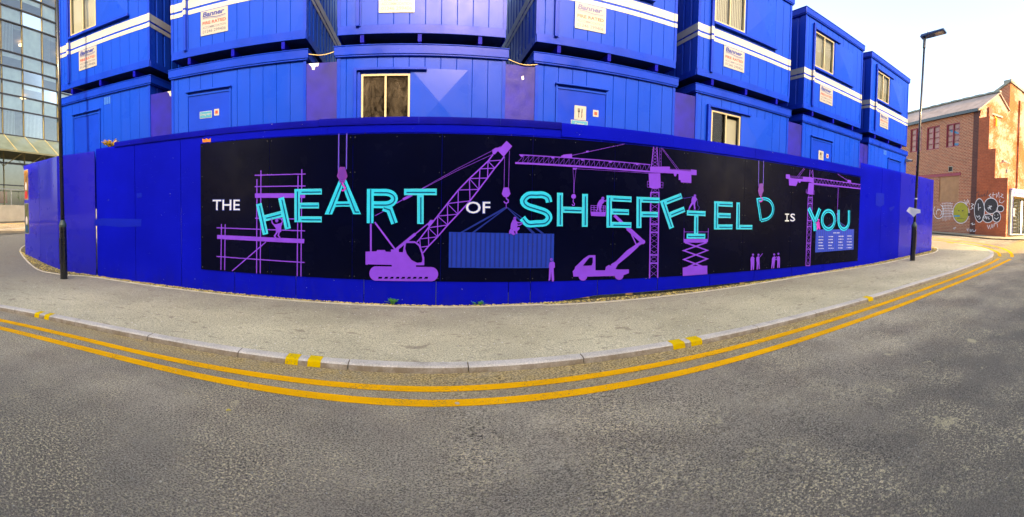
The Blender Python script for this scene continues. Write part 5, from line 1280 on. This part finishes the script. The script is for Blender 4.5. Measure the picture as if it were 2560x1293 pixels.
for b_ in (3.8, 6.3, 9):
    mb = MB(); pts = [(b_, .6), (b_ + .45, .6), (b_ + .45, 9.5), (b_, 9.5)]; wallpoly(mb, pts, G1, .10)
    mb.ngon([G1(b_, .6, .1), G1(b_, .6, -.02), G1(b_, 9.5, -.02), G1(b_, 9.5, .1)]); mb.uv[1] = [(0, .6), (.12, .6), (.12, 9.5), (0, 9.5)]; mk('pilaster', mb, 'brick3', tb)
mb = MB(); mb.ngon([S1(8, .6), S1(8, 7), G1(16, 7, -8), G1(16, .6, -8)]); mk('back_wall', mb, 'brickbig', tb)
# graffiti on the old wall
def GR(pxs, t, m, name, closed=False, d=.004, par=bb):
    q = Print(W1, to1, d)
    for p in pxs: q.line(p, t, closed)
    return mk(name, q.mb, m, par)
def g6(x, y): return (2160 + x / 4.31, 400 + y / 4.31)
def ell(cx, cy, rx, ry, a0=0, a1=360, n=22): return [g6(cx + rx * math.cos(R(a0 + (a1 - a0) * k / n)), cy + ry * math.sin(R(a0 + (a1 - a0) * k / n))) for k in range(n + 1)]
q = Print(W1, to1, .003); q.poly(ell(1045, 568, 80, 108)[:-1]); fc = mk('painted_face', q.mb, 'spray_y', bb)
GR([ell(1045, 568, 88, 116)[:-1]], 1.6, 'spray_w', 'spray_outline', True, .005, fc)
q = Print(W1, to1, .006)
for a in ([(1010, 545), (1030, 540), (1028, 556)], [(1055, 540), (1078, 545), (1060, 556)], [(1100, 480), (1122, 505), (1128, 530), (1112, 500)], [(1118, 575), (1145, 572), (1150, 600), (1125, 608)]): q.poly([g6(*p) for p in a])
q.line([g6(1000, 632), g6(1040, 628), g6(1080, 636)], .9); mk('face_features', q.mb, 'spray_b', fc)
q = Print(W1, to1, .006); q.poly([g6(968, 597), g6(1034, 597), g6(1034, 612), g6(968, 612)]); mk('turquoise_mark', q.mb, 'spray_c', fc)
q = Print(W1, to1, .022)
for cx, cy, rx, ry in ((1247, 545, 52, 125), (1370, 495, 72, 82), (1472, 525, 34, 32), (1338, 628, 52, 44), (1432, 612, 42, 56)): q.poly(ell(cx, cy, rx, ry)[:-1])
ltr = mk('bubble_letters', q.mb, 'spray_b', bb)
q = Print(W1, to1, .0275)
for cx, cy, rx, ry in ((1247, 545, 55, 128), (1372, 495, 74, 84), (1474, 525, 36, 34), (1338, 630, 54, 46), (1432, 614, 44, 58)): q.line(ell(cx, cy, rx, ry)[:-1], 1.7, True)
for l in ([(1235, 470), (1237, 545)], [(1237, 520), (1262, 512)], [(1335, 520), (1382, 500)], [(1350, 490), (1372, 535)], [(1375, 490), (1345, 535)], [(1412, 590), (1413, 605)], [(1445, 585), (1447, 600)], [(1408, 622), (1430, 640), (1455, 618)], [(1215, 600), (1230, 620), (1245, 600), (1258, 625), (1240, 640)], [(1305, 635), (1310, 605), (1325, 635), (1330, 605)], [(1352, 610), (1338, 625), (1352, 640), (1356, 628)]): q.line([g6(*p) for p in l], 1.5)
mk('spray_outline', q.mb, 'spray_w', ltr)
random.seed(21); q = Print(W1, to1, .024)
for l in ([(1370, 365), (1350, 385), (1375, 400), (1355, 415)], [(1395, 350), (1392, 410)], [(1380, 378), (1420, 372)], [(1430, 360), (1432, 405), (1455, 350), (1460, 410)], [(1480, 365), (1500, 375), (1475, 395), (1510, 410)], [(1470, 420), (1462, 455), (1490, 465), (1515, 440)], [(1110, 740), (1125, 770)], [(1118, 745), (1140, 745)], [(1150, 745), (1145, 768), (1160, 768), (1165, 748)], [(1175, 745), (1178, 770), (1200, 768), (1210, 750)], [(1330, 700), (1345, 740), (1355, 705), (1368, 745)], [(1375, 690), (1380, 730), (1395, 690), (1392, 735)], [(1405, 720), (1410, 685), (1440, 690), (1442, 725)], [(1160, 470), (1185, 480), (1160, 500), (1180, 520), (1150, 535)], [(1155, 690), (1175, 680), (1170, 700), (1200, 690)]):
    q.line([g6(*p) for p in l], 1.4)
mk('scribble', q.mb, 'spray_w', bb)
q = Print(W1, to1, .024)
for l in ([(1235, 365), (1240, 395), (1262, 390)], [(1270, 372), (1268, 390), (1285, 390), (1288, 370)], [(1295, 395), (1305, 365), (1310, 395)], [(1320, 395), (1340, 325)], [(1215, 350), (1240, 345)]): q.line([g6(*p) for p in l], 1.6)
mk('scribble', q.mb, 'spray_b', bb)
q = Print(W1, to1, .005); q.line(ell(805, 555, 55, 78, -70, 220, 18), 1.7); q.line(ell(808, 570, 28, 36, 150, 420, 14), 1.6); q.line([g6(790, 520), g6(800, 545), g6(812, 515)], .8)
for i in range(7): q.line([g6(850 + i * 17, 465 + random.uniform(-8, 8)), g6(846 + i * 15, 560), g6(852 + i * 14, 650 + random.uniform(-20, 20))], .9)
for i in range(6): q.line([g6(838, 470 + i * 28), g6(895, 462 + i * 29), g6(960, 470 + i * 27)], .8)
for l in ([(1080, 430), (1100, 470), (1120, 420)], [(1105, 480), (1125, 440), (1140, 485)], [(945, 560), (962, 545), (960, 590), (940, 575)], [(960, 740), (990, 725), (975, 750)]): q.line([g6(*p) for p in l], 1.3)
mk('scribble', q.mb, 'spray_w', bb)
# cctv on a bracket
def Gp(px, py, d=.5): b, z = to2(px, py); return (b, z)
b0_, z0_ = to2(2500, 430); cv = thing('cctv_camera', 'white twin security camera on a bracket before the sunlit brick gable', 'camera', G1(b0_, z0_, .5))
mb = MB(); mb.tube([G1(b0_, z0_ + .55, 0), G1(b0_, z0_ + .55, .5), G1(b0_, z0_ + .1, .5)], .025, 8); mb.tube([G1(b0_ - .3, z0_ + .6, .5), G1(b0_ + .35, z0_ + .5, .5)], .02, 6); mk('bracket', mb, 'sill', cv)
mb = MB(); mb.box(b0_ - .42, b0_ - .12, z0_ + .52, z0_ + .62, .42, .58, lambda b, z, d: G1(b, z, d)); mk('camera_body', mb, 'signwhite', cv); mb = MB(); mb.tube([G1(b0_, z0_ + .12, .5), G1(b0_, z0_ - .08, .5)], [.08, .06], 10); mk('camera_body', mb, 'signwhite', cv)

# ------------------------------------------------------------------ turnstile kiosk
kx0 = to2(2521, 500)[0]
KO = .55
def to3(px, py):
    o3 = C0 + wd * 2.3; P = onplane(px, py, (o3.x, o3.y, 0), (wd.x, wd.y, 0)); v = Vector((P.x, P.y)) - o3; return (v.dot(gd), P.z)
def K(b, z, d=0.): v = C0 + wd * (2.3 + d) + gd * b; return Vector((v.x, v.y, z))
ks = thing('turnstile_kiosk', 'grey turnstile kiosk with lilac header, standing against the graffiti wall', 'kiosk', K(1, 1.05))
def kb(z, px): return to3(px, z)
x0 = to3(2527, 500)[0]; x1 = x0 + 2.6; zb = to3(2530, 588)[1]; zt3 = to3(2530, 476)[1]; zh = to3(2530, 490)[1]
mb = MB(); mb.box(x0, x1, zh, zt3 + .02, -.0, .06, K); mb.box(x0, x1, zt3 + .02, zt3 + .10, -2.0, .1, K); hd = mk('header', mb, 'kiosk_head', ks)
x_ = to3(2528, 483)[0]; lz = to3(2535, 482)[1]; q = Print(K, lambda a, b: (a, b), .064)
q.strip2(arc(x_ + .22, lz, .11, .085, -200, 100, 14), .035); q.strip2(arc(x_ + .22, lz, .035, .03, 0, 360, 10), .03); mk('swirl_logo', q.mb, 'pinksign', hd)
mb = MB(); text_in(mb, 'datap', x_ + .42, x_ + 1.12, lz - .10, lz + .09, lambda u, v: K(u, v, .064), .015); mk('header_text', mb, 'purplesign', hd)
mb = MB(); mb.box(x0 - .02, x0, zb, zt3, -2.0, .05, K); mb.box(x0, x0 + .07, zb, zh, -.05, .05, K); mb.box(x1 - .1, x1, zb, zh, -2, .05, K); mb.box(x0, x1, zb, zb + .06, -2, .04, K); mk('side_panel', mb, 'kiosk', ks)
mb = MB(); mb.box(x0 + .071, x0 + .22, zb + .06, zh - .001, -.04, .02, K); mb.box(x0 + 1.9, x0 + 2.05, zb + .06, zh - .001, -.04, .02, K); mk('jamb', mb, 'navy', ks)
mb = MB(); mb.box(x0, x1, zb, zt3, -2.05, -2.0, K); mb.box(x0 + .01, x1, zh + .0, zh + .02, -2, -.05, K); mk('inner_wall', mb, 'ochre', ks)
mb = MB()
for k in range(9): mb.tube([K(x0 + .35, zb + .2 + k * .20, -.35), K(x0 + 1.75, zb + .2 + k * .20, -.45)], .018, 6)
for b_ in (.5, .75, 1.0, 1.3): mb.tube([K(x0 + b_, zb + .15, -.4), K(x0 + b_, zh - .15, -.4)], .018, 6)
mb.tube([K(x0 + .4, zh - .3, -.2), K(x0 + .55, zh - .12, -.2), K(x0 + 1.2, zh - .14, -.2), K(x0 + 1.25, zb + .1, -.2)], .025, 8); mk('turnstile_bars', mb, 'black', ks)
mb = MB(); mb.box(x0 + .28, x0 + .34, zb + .1, zb + .9, -.3, -.24, K); mb.box(x0 + 1.36, x0 + 1.43, zb + .1, zh - .2, -.3, -.24, K); mk('light_strip', mb, flat('light_strip', (1, .92, .75), .5, 3), ks)
mb = MB(); mb.box(x0 + .25, x0 + .5, zb + 1.0, zb + 1.45, -.22, -.05, K); mk('card_reader', mb, 'sill', ks, bevel=.02)

# ------------------------------------------------------------------ the block across the street (behind the photographer): it shades road and hoarding
blk = thing('street_block', 'tall brick block across the street behind the viewpoint, shading the road', 'building', (4.6, -20, 0))
BX0, BX1, BY, BZ = -13.2, 19.0, -14.0, 15.5
mb = MB()
for (a, b) in (((BX0, BY), (BX1, BY)), ((BX1, BY), (BX1, BY - 12)), ((BX1, BY - 12), (BX0, BY - 12)), ((BX0, BY - 12), (BX0, BY))):
    L = math.dist(a, b); mb.ngon([(a[0], a[1], 0), (b[0], b[1], 0), (b[0], b[1], BZ), (a[0], a[1], BZ)]); mb.uv[len(mb.f) - 1] = [(0, 0), (L, 0), (L, BZ), (0, BZ)]
mb.ngon([(BX0, BY, BZ), (BX1, BY, BZ), (BX1, BY - 12, BZ), (BX0, BY - 12, BZ)]); mb.uv[len(mb.f) - 1] = [(0, 0), (1, 0), (1, 1), (0, 1)]
mk('brick_wall', mb, 'brickbig', blk)
proto = None
for i in range(10):
    for j in range(4):
        x = BX0 + 1.4 + i * 3.15; z = 1.0 + j * 3.4
        if proto is None:
            mb = MB(); mb.box(x, x + 1.7, BY - .001, BY + .06, z, z + .08); mb.box(x, x + 1.7, BY + .001, BY + .05, z + 1.92, z + 2.0); mb.box(x, x + .07, BY + .001, BY + .05, z + .08, z + 1.92); mb.box(x + 1.63, x + 1.7, BY + .001, BY + .05, z + .08, z + 1.92); mb.box(x + .82, x + .88, BY + .001, BY + .04, z + .08, z + 1.92)
            proto = mk('window', mb, 'cream', blk); mb = MB(); mb.quad((x + .07, BY + .01, z + .08), (x + 1.63, BY + .01, z + .08), (x + 1.63, BY + .01, z + 1.92), (x + .07, BY + .01, z + 1.92)); pp_ = mk('pane', mb, 'dark', proto); x00, z00 = x, z
        else:
            c = copy_tree(proto, blk); c.location = (x - x00, 0, z - z00)

def added_block(x0, x1, h, lab):  # blocks added out of view, keeping bright sky out of the cabins' reflections
    o = thing('street_block', lab, 'building', ((x0 + x1) / 2, -20, 0)); mb = MB()
    for (a, b) in (((x0, BY), (x1, BY)), ((x1, BY), (x1, BY - 12)), ((x1, BY - 12), (x0, BY - 12)), ((x0, BY - 12), (x0, BY))):
        L = math.dist(a, b); mb.ngon([(a[0], a[1], 0), (b[0], b[1], 0), (b[0], b[1], h), (a[0], a[1], h)]); mb.uv[len(mb.f) - 1] = [(0, 0), (L, 0), (L, h), (0, h)]
    mb.ngon([(x0, BY, h), (x1, BY, h), (x1, BY - 12, h), (x0, BY - 12, h)]); mb.uv[len(mb.f) - 1] = [(0, 0), (1, 0), (1, 1), (0, 1)]
    mk('brick_wall', mb, 'brickbig', o); n = int((x1 - x0 - 2) / 3.15)
    for i in range(n):
        for j in range(int((h - 3) / 3.4)):
            w = copy_tree(proto, o); w.location = (x0 + 1.4 + i * 3.15 - x00 - o.location.x + blk.location.x, 0, 1 + j * 3.4 - z00)
added_block(36.5, 84, 21, 'tall brick block further up the street behind the viewpoint, beyond the brick building')
added_block(-62, -24, 19, 'tall brick block further down the street behind the viewpoint, opposite the glass offices')
